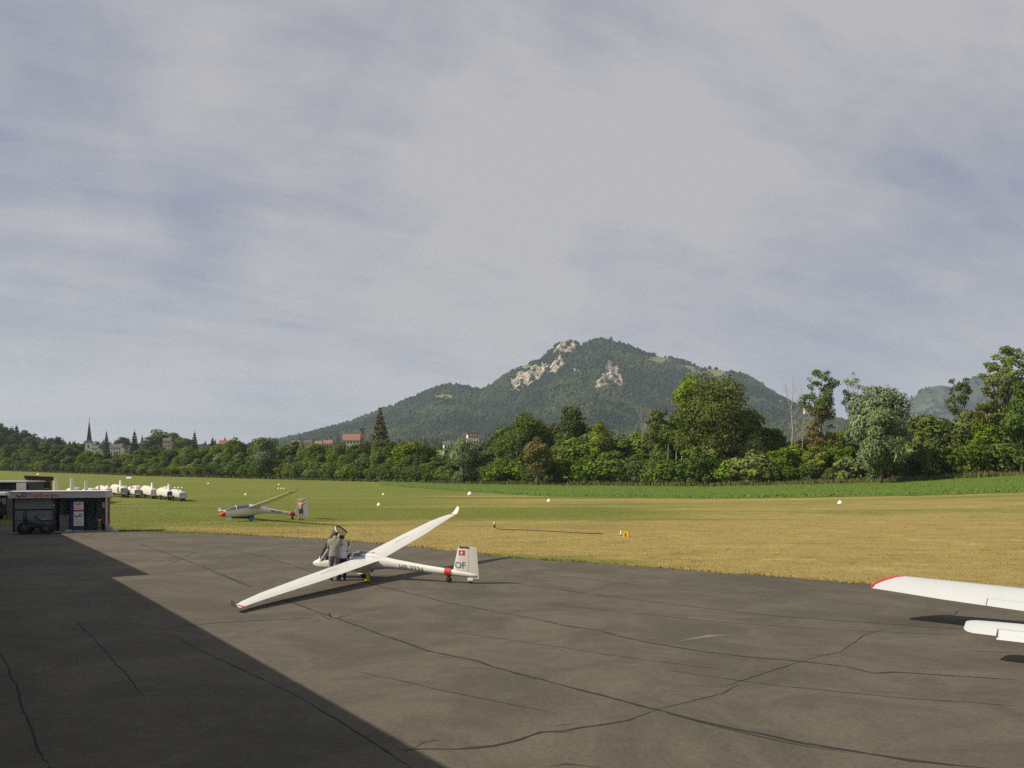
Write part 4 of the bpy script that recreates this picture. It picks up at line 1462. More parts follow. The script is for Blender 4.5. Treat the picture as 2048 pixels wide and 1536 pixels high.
MB().add([(-wv - .2, -.25, 3.50), (wv + .2, -.25, 3.38), (wv + .2, 1.8, 3.08), (-wv - .2, 1.8, 3.2), (-wv - .2, -.25, 3.62), (wv + .2, -.25, 3.50), (wv + .2, 1.8, 3.2), (-wv - .2, 1.8, 3.32)],
         [(0, 3, 2, 1), (4, 5, 6, 7), (0, 1, 5, 4), (1, 2, 6, 5), (2, 3, 7, 6), (3, 0, 4, 7)]).build('roof', m_dgrey, hut)
Ys = 78
sx0, sx1 = (-60 - 1024) / FPX * Ys, (56 - 1024) / FPX * Ys
shed = thing('storage_shed', 'long low dark blue shed with pale roof edge left of the reddish hut', 'shed', ((sx0 + sx1) / 2, Ys, 0), -.06)
wv = (sx1 - sx0) / 2
zr = HC - (962 - HZ) / FPX * Ys
MB().box(-wv, wv, 0, 2.5, -.1, zr - .12).build('wall', paint('slate_blue', (.05, .055, .085), .6, .15, 1), shed)
MB().box(-wv - .1, wv + .1, -.25, 2.7, zr - .12, zr).build('roof', m_lgrey, shed)
for i in range(6):
    MB().box(-wv + .3 + i * .9, -wv + 1.1 + i * .9, -.03, .0, .3, zr - .35).build('door', paint('slate_blue', (.05, .055, .085)), shed)
Yt = 74
bx0, bx1 = (33 - 1024) / FPX * Yt, (52 - 1024) / FPX * Yt
bd = thing('notice_board', 'pale notice board on two posts left of the reddish hut', 'board', ((bx0 + bx1) / 2, Yt, 0), 0)
z1 = HC - (966 - HZ) / FPX * Yt
MB().box(-.42, .42, -.03, .03, z1 - .62, z1).build('panel', m_lgrey, bd)
for s in (-.36, .30):
    MB().box(s, s + .06, -.02, .02, 0, z1 - .62).build('post', m_dgrey, bd)
tr_ = thing('flatbed_trailer', 'flat trailer with dark wheels at the left edge behind the kiosk', 'trailer', ((0 - 1024) / FPX * 72, 72, 0), -.05)
zb = HC - (984 - HZ) / FPX * 72
MB().bbox(-3.2, 1.1, -.9, .9, zb - .28, zb, .03).build('bed', m_lgrey, tr_)
MB().box(-3.0, .9, -.5, .5, zb - .5, zb - .285).build('chassis', m_dgrey, tr_)
for x in (-2.2, -.4, .45):
    MB().disc((x, -.8, .42), (0, 1, 0), .42, .26, 20).build('wheel', m_black, tr_, True)
for x in (-2.8, .9):
    MB().box(x - .05, x + .05, -.5, .5, .0, zb - .5).build('stand', m_dgrey, tr_)

# ------------------------------------------------------------------ parked glider trailers and covered gliders on the grass
m_cover = paint('white_cover', (0.52, 0.495, 0.44), 0.8, 0.08, 0.9)
m_pinkw = paint('cover_pinkish', (0.66, 0.58, 0.52), 0.8, 0.1, 0.9)


def ring_section(x, zc, hw, hh, n=16, flat=0.0):
    R = []
    for k in range(n):
        a = 2 * math.pi * k / n
        c_, s_ = math.cos(a), math.sin(a)
        e = 1.0 - flat
        R.append((x, hw * math.copysign(abs(c_) ** e, c_), zc + hh * math.copysign(abs(s_) ** e, s_)))
    return R


def glider_trailer(u, v, rz, label, end_mat, L=7.5, h=1.12, w=1.0, fin=0.75, cover=None, grp='glider trailers parked in a row on the grass', yoff=0.0, fin_off=.75):
    g = on_ground(u, v)
    t = thing('glider_trailer', label, 'trailer', g, rz, grp)
    prof = [(0, .42 + h * .36, w / 2, h * .36), (.25, .42 + h * .40, w / 2, h * .40), (1.2, .42 + h * .40, w / 2 * .98, h * .40), (L * .45, .42 + h * .5, w / 2, h * .52),
            (L * .75, .42 + h * .52, w / 2, h * .55), (L * .95, .42 + h * .42, w / 2 * .9, h * .42), (L, .42 + h * .36, w / 2 * .6, h * .3)]
    MB().rings([ring_section(a, b, c_, d, 16, .45) for a, b, c_, d in prof]).build('hull', cover or m_cover, t, True, 50)
    e = MB().bbox(-.07, 0.02, -w / 2 * .96, w / 2 * .96, .40, .42 + h * .68, .03).build('end_door', end_mat, t)
    MB().box(-.10, -.075, -.30, .30, .52, .66).build('number_plate', m_white, e)
    for s in (-1, 1):
        MB().box(-.10, -.072, s * w * .36 - .07, s * w * .36 + .07, .56, .66).build('tail_lamp', m_red, e)
    fx0 = fin_off
    MB().rings([[(fx0, -.10, .42 + h * .78), (fx0 + .75, -.10, .42 + h * .78), (fx0 + .75, .10, .42 + h * .78), (fx0, .10, .42 + h * .78)],
                [(fx0 + .1, -.08, .42 + h * .8 + fin), (fx0 + .55, -.08, .42 + h * .8 + fin), (fx0 + .55, .08, .42 + h * .8 + fin), (fx0 + .1, .08, .42 + h * .8 + fin)]]).build('fin_box', m_white, t)
    for s in (-1, 1):
        MB().disc((L * .5, s * (w / 2 + .06), .30), (0, 1, 0), .30, .18, 18).build('wheel', m_black, t, True)
        MB().bbox(L * .5 - .42, L * .5 + .42, s * (w / 2 + .08) - .12, s * (w / 2 + .08) + .12, .52, .66, .04).build('mudguard', m_dgrey, t)
    MB().box(.4, L + .8, -.06, .06, .30, .40).box(.15, .30, -.35, .35, 0, .45).build('chassis', m_dgrey, t)
    MB().tube([(L + .75, 0, .42), (L + .75, 0, 0)], .04, 6).build('jockey_leg', m_dgrey, t)
    return t


TR = [(366, 1003, m_lgrey, 'grey glider trailer at the right end of the row, its hull dull grey', 0.2, m_lgrey),
      (342, 1001, m_blue, 'glider trailer with dark blue tail door, second from the right end', .85, None),
      (309, 998, m_lgrey, 'glider trailer with grey tail door and a blue-grey fin box in mid row', .8, None),
      (276, 996, m_mgrey, 'glider trailer with mid grey tail door left of the one with blue-grey fin box', .35, None),
      (248, 995, m_mgrey, 'fifth glider trailer from the right, grey door and tall white fin box', 1.0, None),
      (219, 993, m_lgrey, 'glider trailer peeping out at the right edge of the kiosk roof', .4, None)]
for i, (u, v, em, lab, fin, cov) in enumerate(TR):
    glider_trailer(u, v, math.radians(124 + i * 1.2), lab, em, L=6.8, h=[1.05, 1.15, 1.3, 1.1, 1.35, 1.1][i], fin=fin, cover=cov, fin_off=[.7, .9, 1.0, .6, 1.6, .8][i])
for i, (u, vt, lab) in enumerate([(110, 964, 'covered white glider farthest left, only its fin and hump over the kiosk roof'), (143, 963, 'covered white glider with fin and bulky cover just right of the farthest left one'),
                                  (171, 969, 'covered glider showing a lone white fin above the middle of the kiosk roof'), (198, 969, 'covered glider showing a lone white fin near the right end of the kiosk roof'),
                         (236, 981, 'white covered hump with low fin standing left of the fifth trailer'), (263, 980, 'white covered hump with low fin behind the mid grey trailer door'),
                         (324, 979, 'white covered hump with low fin between blue-door trailer and grey-door trailer')]):
    Y = 108 - i * 3 if i < 4 else 118 + 2 * (i % 3)
    X = (u - 1024) / FPX * Y
    z0 = float(tz(X, Y))
    ztop = HC - (vt - 7 - HZ) / FPX * Y
    t = thing('parked_glider', lab, 'glider', (X, Y, z0), math.radians([82, 84, 88, 112][i] if i < 4 else 104), 'covered gliders parked behind the kiosk')
    hgt = ztop - z0
    MB().rings([ring_section(x, zc, a, b, 14) for x, zc, a, b in ((-.2, .62, .06, .08), (1.5, .7, .11, .13), (3.2, .85, .2, .26), (4.5, .85, .33, .45), (6, .75, .3, .38), (7.0, .65, .05, .06))]).build('fuselage', m_cover, t, True)
    MB().rings([[(-.25, -.09, .6), (.7, -.09, .6), (.7, .09, .6), (-.25, .09, .6)], [(-.2, -.06, hgt), (.32, -.06, hgt), (.32, .06, hgt), (-.2, .06, hgt)]]).build('fin', m_white, t)
    MB().disc((4.1, 0, .2), (0, 1, 0), .22, .14, 16).build('wheel', m_black, t, True)
    if i < 2 or i > 3:
        MB().rings([ring_section(x, zc, a, b, 14) for x, zc, a, b in ((2.9, 1.15, .5, .2), (3.4, 1.25, .9, .45), (4.4, 1.2, .8, .5), (5.2, 1.0, .3, .3))]).build('wing_cover', [m_cover, m_pinkw][i % 2], t, True)

# ------------------------------------------------------------------ gliders
m_gel = paint('white_gelcoat', (0.68, 0.665, 0.62), 0.28, 0.035, 0.8, coat=0.3)
m_gelr = paint('red_gelcoat', (0.60, 0.03, 0.025), 0.35, 0.06, 1)
m_gap = paint('seam_dark', (0.10, 0.10, 0.10), 0.8, 0.1, 2)
m_letter = paint('grey_lettering', (0.24, 0.24, 0.225), 0.6, 0.05, 2)
m_letterd = paint('dark_lettering', (0.05, 0.05, 0.06), 0.6, 0.05, 2)
m_cock = paint('cockpit_dark', (0.035, 0.032, 0.035), 0.8, 0.2, 3)
m_cushion = paint('seat_cushion', (0.16, 0.11, 0.09), 0.9, 0.2, 5)
m_lilac = paint('headrest_fairing', (0.17, 0.165, 0.20), 0.4, 0.08, 3)
m_glass = bpy.data.materials.new('tinted_glass')
m_glass.use_nodes = True
nt = m_glass.node_tree
nt.nodes.clear()
tb = N(nt, 'ShaderNodeBsdfTransparent'); tb.inputs[0].default_value = (.60, .62, .64, 1)
gb = N(nt, 'ShaderNodeBsdfGlossy'); gb.inputs[0].default_value = (.9, .9, .9, 1); gb.inputs['Roughness'].default_value = .03
lw = N(nt, 'ShaderNodeLayerWeight'); lw.inputs[0].default_value = .25
mx = N(nt, 'ShaderNodeMixShader')
nt.links.new(math_(nt, 'ADD', math_(nt, 'MULTIPLY', lw.outputs['Facing'], .45), .05), mx.inputs[0])
nt.links.new(tb.outputs[0], mx.inputs[1]); nt.links.new(gb.outputs[0], mx.inputs[2])
ou = N(nt, 'ShaderNodeOutputMaterial'); nt.links.new(mx.outputs[0], ou.inputs[0])


def airfoil(c0, c1, n=9):
    """closed outline between chord fractions c0..c1, (x/c, z/c); x/c runs from the nose backwards"""
    t = .14
    xs = c0 + (c1 - c0) * (1 - np.cos(np.linspace(0, math.pi, n))) / 2
    th = lambda x: 5 * t * (.2969 * np.sqrt(np.maximum(x, 0)) - .126 * x - .3516 * x ** 2 + .2843 * x ** 3 - .1015 * x ** 4)
    cam_ = lambda x: .03 * (1 - (2 * x - .8) ** 2 / 1.44)
    up = [(x, cam_(x) + th(x)) for x in xs]
    lo = [(x, cam_(x) - th(x) * .75) for x in xs[::-1]]
    if c0 <= 0:
        lo = lo[:-1]
    if c1 >= 1:
        lo = lo[1:]
    return up + lo


def wing_ring(xle, y, z, c, a, axis_tilt=0.0, tk=1.0):
    """section in the plane y = const, tilted by axis_tilt (for winglets) about the chord line"""
    ct, st = math.cos(axis_tilt), math.sin(axis_tilt)
    return [(xle - px * c, y - st * pz * c * tk, z + ct * pz * c * tk) for px, pz in a]


def lerp_sec(secs, y):
    ys = [abs(s[0]) for s in secs]
    return [float(np.interp(abs(y), ys, [s[k] for s in secs])) for k in (1, 2, 3)]   # xle, z, chord


def build_wing(root, secs, side, tip_y, ail=(0.55, 0.95), winglet=None, band=None, band_mat=None, tk=1.0, split=.80, cname='aileron'):
    """secs: (y, xle, z, chord); wing with its own aileron; side +1 left, -1 right"""
    y0 = secs[0][0]
    ya, yb = tip_y * ail[0], tip_y * ail[1]
    full, front, rear = airfoil(0, 1), airfoil(0, split), airfoil(split + .014, 1, 5)
    ys = sorted(set([s[0] for s in secs] + [ya, yb]))
    mb = MB()

    def seg(lo, hi, prof, gap=0.0):
        yy = [lo + gap] + [y for y in ys if lo + 1e-6 < y < hi - 1e-6] + [hi - gap]
        R = []
        for y in yy:
            x, z, c = lerp_sec(secs, y)
            R.append(wing_ring(x, side * y, z, c, prof, 0, tk))
        return R
    mb.rings(seg(y0, ya, full))
    mb.rings(seg(ya, yb, front))
    mb.rings(seg(yb, tip_y, full))
    w = mb.build('wing', m_gel, root, True, 55)
    ab = MB()
    for y in np.linspace(tip_y * .28, tip_y * .42, 2)[:1]:
        R = []
        for yy in (tip_y * .28, tip_y * .42):
            x, z, c = lerp_sec(secs, yy)
            xx = x - .46 * c
            top_z = z + c * tk * (.03 + .075) 
            R.append([(xx + .035, side * yy, top_z - .02), (xx - .035, side * yy, top_z - .02), (xx - .035, side * yy, top_z - .002), (xx + .035, side * yy, top_z - .002)])
        ab.rings(R)
    ab.build('airbrake_cap', m_gel, w)
    am = MB()
    am.rings(seg(ya, yb, rear, .018))
    am.build(cname, m_gel, w, True, 55)
    if band:
        bm_ = MB()
        R = []
        for y in np.linspace(band[0], band[1], 4):
            x, z, c = lerp_sec(secs, y)
            r_ = wing_ring(x + .006, side * y, z, c + .012, full, 0, tk)
            R.append([(a, b, d + (.004 if d > z + .0 * c else -.004)) for a, b, d in r_])
        bm_.rings(R)
        bm_.build('red_tip_band', band_mat, w, True, 55)
    if winglet:
        wm = MB()
        R = []
        x, z, c = lerp_sec(secs, tip_y)
        for dy, dz, dx, cc, tilt in winglet:
            R.append(wing_ring(x + dx, side * (tip_y + dy), z + dz, cc, full, side * tilt, tk * .9))
        wm.rings(R)
        wm.build('winglet', m_gel, w, True, 55)
    return w


def fus_interp(st, x):
    xs = [s[0] for s in st][::-1]
    return [float(np.interp(x, xs, [s[k] for s in st][::-1])) for k in (1, 2, 3)]


def fuselage(root, st, cut=None, n=28, mat=m_gel, stripes=None):
    """st: (x, zc, hw, hh) from nose to tail; cut (x0, x1, angle): open cockpit between x0 > x > x1 above angle"""
    xs = [s[0] for s in st]
    fine_ = []
    for a, b in zip(xs[:-1], xs[1:]):
        k = max(1, int(abs(a - b) / .12))
        fine_ += [a + (b - a) * i / k for i in range(k)]
    fine_.append(xs[-1])
    if cut:
        fine_ += [cut[0], cut[1]]
    fine_ = sorted(set(round(f, 4) for f in fine_), reverse=True)
    # smooth profile with a Catmull-like cubic through the stations
    A = np.array(st)[::-1]

    def prof(x, k):
        return float(np.interp(x, A[:, 0], A[:, k]))
    R, V = [], []
    for x in fine_:
        h = .05
        zc, hw, hh = [(prof(x - h, k) + 2 * prof(x, k) + prof(x + h, k)) / 4 if A[0, 0] + h < x < A[-1, 0] - h else prof(x, k) for k in (1, 2, 3)]
        R.append(ring_section(x, zc, hw, hh, n, .06))
    mb = MB()
    for r_ in R:
        mb.v += [tuple(map(float, p_)) for p_ in r_]
    for i in range(len(R) - 1):
        xm = (fine_[i] + fine_[i + 1]) / 2
        for j in range(n):
            am = (j + .5) / n * 360
            if cut and cut[1] < xm < cut[0] and cut[2] < am < 180 - cut[2]:
                continue
            mb.f.append((i * n + j, i * n + (j + 1) % n, (i + 1) * n + (j + 1) % n, (i + 1) * n + j))
    mb.f.append(tuple(range(n)))
    mb.f.append(tuple((len(R) - 1) * n + j for j in range(n)))
    return mb.build('fuselage', mat, root, True, 45), prof


def pose(Ox, Oy, Oz, yaw, roll, pitch=0.0):
    return Matrix.Translation((Ox, Oy, Oz)) @ Matrix.Rotation(yaw, 4, 'Z') @ Matrix.Rotation(pitch, 4, 'Y') @ Matrix.Rotation(-roll, 4, 'X')


def flank_text(root, body, size, x_start, zc_off, prof, mat, name, direction=-1, side=1):
    """lettering wrapped on the left (side=1) flank of a fuselage; runs towards the tail"""
    def warp(c):
        x = x_start + direction * c.x
        zc, hw, hh = prof(x, 1), prof(x, 2), prof(x, 3)
        z = zc + zc_off + c.y
        q = max(0.0, 1 - ((z - zc) / hh) ** 2)
        return Vector((x, side * (hw * math.sqrt(q) + .006 + c.z * .5), z))
    return text_mesh(body, size, mat, name, root, None, .003, .006, 2, warp)


# ---- single seater on the apron, cockpit open
MG = pose(-5.63, 32.5, .0, math.radians(160.4), math.radians(7.0))
gl = thing('glider', 'white single seat glider on the apron with its canopy raised', 'glider', mat=MG)
ST1 = [(2.36, .52, .004, .004), (2.34, .52, .045, .045), (2.26, .525, .10, .10), (2.1, .535, .165, .165), (1.9, .55, .215, .215), (1.6, .575, .262, .27), (1.2, .60, .295, .325),
       (.8, .625, .305, .36), (.4, .64, .30, .375), (0, .65, .28, .36), (-.4, .66, .24, .30), (-.8, .655, .195, .235), (-1.2, .62, .16, .185), (-1.7, .57, .14, .16),
       (-2.4, .49, .122, .14), (-3.0, .435, .108, .125), (-3.5, .39, .095, .112), (-4.0, .345, .078, .095), (-4.3, .315, .05, .07), (-4.36, .31, .02, .03)]
ST1 = [(a * (1.06 if a < -1 else 1), b, c_, d_) for a, b, c_, d_ in ST1]
fus, prof1 = fuselage(gl, ST1, (1.96, .52, 28))
# cockpit tub
tub = MB()
R = []
for x in (1.94, 1.5, 1.1, .8, .54):
    zc, hw, hh = [prof1(x, k) for k in (1, 2, 3)]
    R.append([(x, (hw - .02) * math.cos(a), zc + (hh - .03) * math.sin(a)) for a in np.linspace(math.radians(28), math.radians(-208), 15)])
tub.rings(R, False, False, False)
tub.add([p_ for p_ in R[0]], [tuple(range(15))]).add([p_ for p_ in R[-1]], [tuple(range(15))])
tub.build('cockpit_tub', m_cock, gl)
sb = MB().bbox(.75, 1.25, -.2, .2, .40, .50, .04)
sb.rings([[(.62, -.2, .95), (.62, .2, .95), (.70, .2, .97), (.70, -.2, .97)], [(.82, -.21, .45), (.82, .21, .45), (.92, .21, .48), (.92, -.21, .48)]])
sb.build('seat', m_cushion, gl)
MB().bbox(1.5, 1.62, -.19, .19, .62, .90, .03).build('instrument_panel', m_cock, gl)
for s in (-1, 1):
    rail = []
    for x in np.linspace(1.94, .54, 9):
        zc, hw, hh = [prof1(x, k) for k in (1, 2, 3)]
        a = math.radians(28)
        rail.append((x, s * hw * math.cos(a), zc + hh * math.sin(a)))
    MB().tube(rail, .016, 6).build('sill_rail', m_gel, gl)
# canopy hinged at the front, raised
def canopy(root, st, x0, x1, ang_open, hinge, sill=28, peak=1.22, n=15):
    """glass bubble between x0 (front) and x1 (rear); rotated about the hinge"""
    th = math.radians(ang_open)
    M = Matrix.Translation(hinge) @ Matrix.Rotation(th, 4, 'Y') @ Matrix.Translation(-Vector(hinge))
    R = []
    for i, x in enumerate(np.linspace(x0, x1, 12)):
        zc, hw, hh = [prof_ for prof_ in fus_interp(st, x)]
        k = 1 + (peak - 1) * math.sin(math.pi * min(1, (i + .2) / 11 * .62))
        ring = []
        for a in np.linspace(math.radians(sill), math.radians(180 - sill), n):
            zs = zc + hh * math.sin(math.radians(sill))
            z = zs + (zc + hh * math.sin(a) - zs) * k
            ring.append(M @ Vector((x, (hw + .004) * math.cos(a), z + .004)))
        R.append(ring)
    c_ = thing_part = MB().rings(R, False, False, False).build('canopy', m_glass, root, True, 80)
    for s in (0, -1):
        MB().tube([r_[s] for r_ in R], .030 if s == 0 else .012, 7).build('canopy_frame', m_gel if s == 0 else m_dgrey, c_)
    MB().tube(R[0], .026, 7).build('canopy_frame', m_gel, c_)
    MB().tube(R[-1][: n // 2], .026, 7).build('canopy_hoop', m_gel, c_)
    MB().tube(R[-1][n // 2 - 1:], .026, 7).build('canopy_hoop', m_black, c_)
    return c_, R


canopy(gl, ST1, 1.98, .55, 43, (2.04, 0, .76), sill=10, peak=1.3)
# headrest fairing behind the cockpit
R = []
for i, x in enumerate(np.linspace(.62, -.05, 8)):
    zc, hw, hh = fus_interp(ST1, x)
    k = [.75, 1.05, 1.28, 1.36, 1.34, 1.28, 1.2, 1.1][i]
    R.append([(x - .10 * math.sin(a), hw * .93 * math.cos(a), zc + hh * .4 + (hh * math.sin(a) - hh * .4) * k + .006) for a in np.linspace(math.radians(30), math.radians(150), 11)])
MB().rings(R, False, False, False).add(R[0], [tuple(range(11))]).build('headrest_fairing', m_lilac, gl, True, 50)
HS = 8.0
SEC1 = [(.12, .46, .76, 1.14), (.45, .40, .77, 1.04), (4.0, .34, .935, .92), (6.3, .24, 1.05, .67), (7.4, .08, 1.105, .47), (HS, -.08, 1.13, .31)]
WL = [(0, 0, 0, .31, 0), (.08, .015, -.03, .28, -.25), (.16, .06, -.07, .25, -.6), (.24, .13, -.12, .21, -.85), (.32, .25, -.18, .16, -.95), (.36, .32, -.22, .10, -1.0)]
for s in (1, -1):
    build_wing(gl, SEC1, s, HS, (.52, .93), WL, (HS - .14, HS - .04), m_gelr)
# root fairing hump
MB().rings([ring_section(x, zc, a, b, 16) for x, zc, a, b in ((.5, .92, .02, .02), (.35, .94, .14, .09), (0, .93, .2, .11), (-.5, .88, .17, .1), (-1.0, .78, .08, .07), (-1.3, .72, .02, .02))]).build('wing_fairing', m_gel, gl, True, 60)


def fin_rings(prof, xf0, xf1, z0, z1, xt0, xt1, zt1=None, th=(.10, .06), k0=0.0, k1=1.0):
    R = []
    for t in np.linspace(0, 1, 5):
        le, te = xf0 + (xt0 - xf0) * t, xf1 + (xt1 - xf1) * t
        z = z0 + (z1 - z0) * t
        c_ = le - te
        w = th[0] + (th[1] - th[0]) * t
        xs = np.linspace(k0, k1, 7)
        f = lambda q: (w / 2) * (2.2 * math.sqrt(max(q, 0)) * (1 - q) ** .9 + .12 * (1 - q) + .02) if True else 0
        R.append([(le - q * c_, f(q), z) for q in xs] + [(le - q * c_, -f(q), z) for q in xs[::-1]])
    return R


fin = MB().rings(fin_rings(None, -3.62, -4.70, .28, 1.35, -3.92, -4.66, k0=0, k1=.60)).build('fin', m_gel, gl, True, 60)
rud = MB().rings(fin_rings(None, -3.62, -4.70, .20, 1.38, -3.92, -4.66, k0=.612, k1=1.0)).build('rudder', m_gel, gl, True, 60)
MB().bbox(-4.36, -3.96, -.05, .05, 1.352, 1.38, .01).build('tail_mount', m_cock, fin)
MB().bbox(-4.48, -4.25, -.05, .05, .10, .22, .02).build('tail_skid', m_gel, gl)
MB().disc((-4.37, 0, .085), (0, 1, 0), .07, .05, 14).build('tail_wheel', m_black, gl, True)


def fin_y(x, z, x0=-3.62, x0t=-3.92, x1=-4.70, x1t=-4.66, z0=.28, z1=1.35, th=(.10, .06)):
    t = (z - z0) / (z1 - z0)
    le, te = x0 + (x0t - x0) * t, x1 + (x1t - x1) * t
    w = th[0] + (th[1] - th[0]) * t
    q = min(.999, max(.001, (le - x) / (le - te)))
    return (w / 2) * (2.2 * math.sqrt(q) * (1 - q) ** .9 + .12 * (1 - q) + .02)


def fin_text(body, size, x0, z0, mat, name, side=1):
    def warp(c):
        x, z = x0 - side * c.x, z0 + c.y
        return Vector((x, side * (fin_y(x, z) + .006), z))
    return text_mesh(body, size, mat, name, fin, None, .002, .004, 2, warp)


fin_text('OF', .34, -3.765, .58, m_letter, 'fin_lettering', 1)
# Swiss flag
def fin_patch(x0, x1, z0, z1, mat, name, lift, par):
    g = np.linspace(0, 1, 5)
    V = [(x0 + (x1 - x0) * a, fin_y(x0 + (x1 - x0) * a, z0 + (z1 - z0) * b) + lift, z0 + (z1 - z0) * b) for b in g for a in g]
    return MB().add(V, [(i * 5 + j, i * 5 + j + 1, (i + 1) * 5 + j + 1, (i + 1) * 5 + j) for i in range(4) for j in range(4)]).build(name, mat, par)


fl = fin_patch(-3.95, -4.19, 1.07, 1.25, m_gelr, 'swiss_flag', .007, fin)
fin_patch(-4.01, -4.13, 1.14, 1.18, m_white, 'flag_cross', .012, fl)
fin_patch(-4.05, -4.09, 1.10, 1.22, m_white, 'flag_cross', .013, fl)
flank_text(gl, 'HB-3334', .28, -1.50, -.12, prof1, m_letter, 'registration')
# red pinstripe on the nose
pin = []
for x in np.linspace(2.28, .9, 14):
    zc, hw, hh = [prof1(x, k) for k in (1, 2, 3)]
    pin.append((x, hw + .002, zc + .02))
MB().tube(pin, .008, 5).build('pinstripe', paint('dull_red', (.28, .05, .05), .5, .1, 2), gl)
MB().disc((.05, 0, .19), (0, 1, 0), .19, .13, 20).build('main_wheel', m_black, gl, True)
for s in (-1, 1):
    MB().rings([[(.35, s * .09, .34), (-.3, s * .09, .34), (-.3, s * .11, .34), (.35, s * .11, .34)], [(.28, s * .16, .22), (-.2, s * .16, .22), (-.2, s * .175, .22), (.28, s * .175, .22)]]).build('gear_door', m_gel, gl)
# tail dolly clamped round the boom
def on_glider(M, x, y, z):
    return M @ Vector((x, y, z))


td = thing('tail_dolly', 'red padded tail dolly with black wheel clamped round the boom of the apron glider', 'tail dolly', mat=MG @ Matrix.Translation((-3.48, 0, 0)))
zc, hw, hh = [prof1(-3.48, k) for k in (1, 2, 3)]
MB().rings([ring_section(a, zc + b, hw + c_, hh + c_, 18) for a, b, c_ in ((.13, .011, .006), (.125, .011, .028), (-.125, -.011, .028), (-.13, -.011, .006))], False, False).build('clamp', m_red, td, True, 50)
MB().box(-.04, .04, -.05, -.035, .10, zc - hh + .02).box(-.04, .04, .035, .05, .10, zc - hh + .02).build('fork', m_dgrey, td)
MB().disc((0, 0, .115), (0, 1, 0), .115, .06, 16).build('wheel', m_black, td, True)
# yellow chock under the fuselage
cw = MG @ Vector((-.35, .55, 0))
ck = thing('wheel_chock', 'small yellow upright chock under the root of the near wing', 'chock', (cw.x, cw.y, 0))
MB().rings([ring_section(0, 0, .05, .05, 8), ring_section(.02, 0, .05, .05, 8)])
MB().bbox(-.05, .05, -.05, .05, 0, .26, .015).bbox(-.10, .10, -.10, .10, 0, .03, .01).build('chock_block', m_yellow, ck)

# ---- two seater on the grass
MF = pose(-21.45, 69.3, float(tz(-21.4, 69.3)), math.radians(217), math.radians(-7.2))
g2 = thing('glider', 'white two seat glider with red nose and long closed canopy on the grass', 'glider', mat=MF)
ST2 = [(3.72, .58, .004, .004), (3.68, .58, .05, .05), (3.5, .60, .14, .14), (3.2, .64, .23, .24), (2.8, .70, .30, .33), (2.2, .76, .35, .41), (1.4, .82, .36, .46), (.6, .87, .355, .49),
       (0, .90, .33, .47), (-.6, .90, .27, .37), (-1.2, .86, .20, .27), (-2.0, .76, .165, .20), (-3.0, .62, .14, .165), (-4.0, .48, .115, .14), (-4.7, .38, .09, .11), (-5.2, .33, .05, .07)]
q2 = lambda x: x * (.71 if x > 0 else .86)
ST2 = [(q2(a), b, c_, d_) for a, b, c_, d_ in ST2]
fus2, prof2 = fuselage(g2, ST2)
nose = MB().rings([ring_section(x, prof2(x, 1), prof2(x, 2) + .006, prof2(x, 3) + .006, 24, .06) for x in map(q2, (3.725, 3.68, 3.6, 3.5, 3.3, 3.1))]).build('red_nose', m_gelr, g2, True, 60)
R = []
for i, x in enumerate(np.linspace(2.2, .3, 14)):
    zc, hw, hh = fus_interp(ST2, x)
    k = 1 + .22 * math.sin(math.pi * min(1, (i + .3) / 13))
    a0 = math.radians(20)
    R.append([Vector((x, (hw + .008) * math.cos(a), zc + hh * math.sin(a0) + (hh * math.sin(a) - hh * math.sin(a0)) * k + .008)) for a in np.linspace(a0, math.pi - a0, 15)])
m_cglass = paint('canopy_tint', (0.10, 0.12, 0.11), 0.08, 0.05, 2, coat=.6)
cn = MB().rings(R, False, False, False).build('canopy', m_cglass, g2, True, 80)
for i in (0, 6, 13):
    MB().tube(R[i], .03, 6).build('canopy_frame', m_gel if i != 13 else m_black, cn)
for s in (0, -1):
    MB().tube([r_[s] for r_ in R], .018, 6).build('canopy_frame', m_gel, cn)
MB().tube([(1.2, .1, 1.0), (1.18, .1, 1.32)], .09, 8).build('headrest', m_lgrey, cn)
HS2 = 8.9
SEC2 = [(.15, .35, 1.10, 1.05), (.5, .32, 1.12, 1.0), (4.5, .22, 1.30, .85), (7.2, .05, 1.47, .55), (HS2, -.12, 1.58, .32)]
for s in (1, -1):
    build_wing(g2, SEC2, s, HS2, (.55, .93), WL, (HS2 - .95, HS2 - .55), m_gelr)
fin2 = MB().rings(fin_rings(None, -3.65, -4.98, .26, 1.62, -4.1, -4.9, k0=0, k1=.62, th=(.13, .09))).build('fin', m_gel, g2, True, 60)
MB().rings(fin_rings(None, -3.65, -4.98, .18, 1.60, -4.1, -4.9, k0=.635, k1=1, th=(.13, .09))).build('rudder', m_white, g2, True, 60)
hs = MB()
for s in (1, -1):
    hs.rings([wing_ring(xl, s * y, 1.68, c_, airfoil(0, 1, 7), 0, .8) for y, xl, c_ in ((0, -4.05, .62), (.9, -4.15, .48), (1.6, -4.25, .34))])
hs.build('horizontal_stabilizer', m_gel, g2, True, 60)
flank_text(g2, 'HB-1334', .26, -1.6, -.09, prof2, m_letterd, 'registration')
MB().disc((.05, 0, .24), (0, 1, 0), .24, .16, 18).build('main_wheel', paint('sky_blue', (.06, .25, .42), .5, .1, 2), g2, True)
MB().disc((1.85, .05, .2), (0, 1, 0), .18, .12, 18).build('nose_wheel', m_white, g2, True)
MB().rings([ring_section(x, .40, .12, b, 12) for x, b in ((1.8, .04), (1.6, .14), (.9, .17), (.3, .2), (-.2, .05))]).build('keel_shade', m_dgrey, g2, True)  # shaded gap under the belly, modelled as a dark grey body
MB().disc((-4.3, 0, .10), (0, 1, 0), .09, .06, 12).build('tail_wheel', m_black, g2, True)
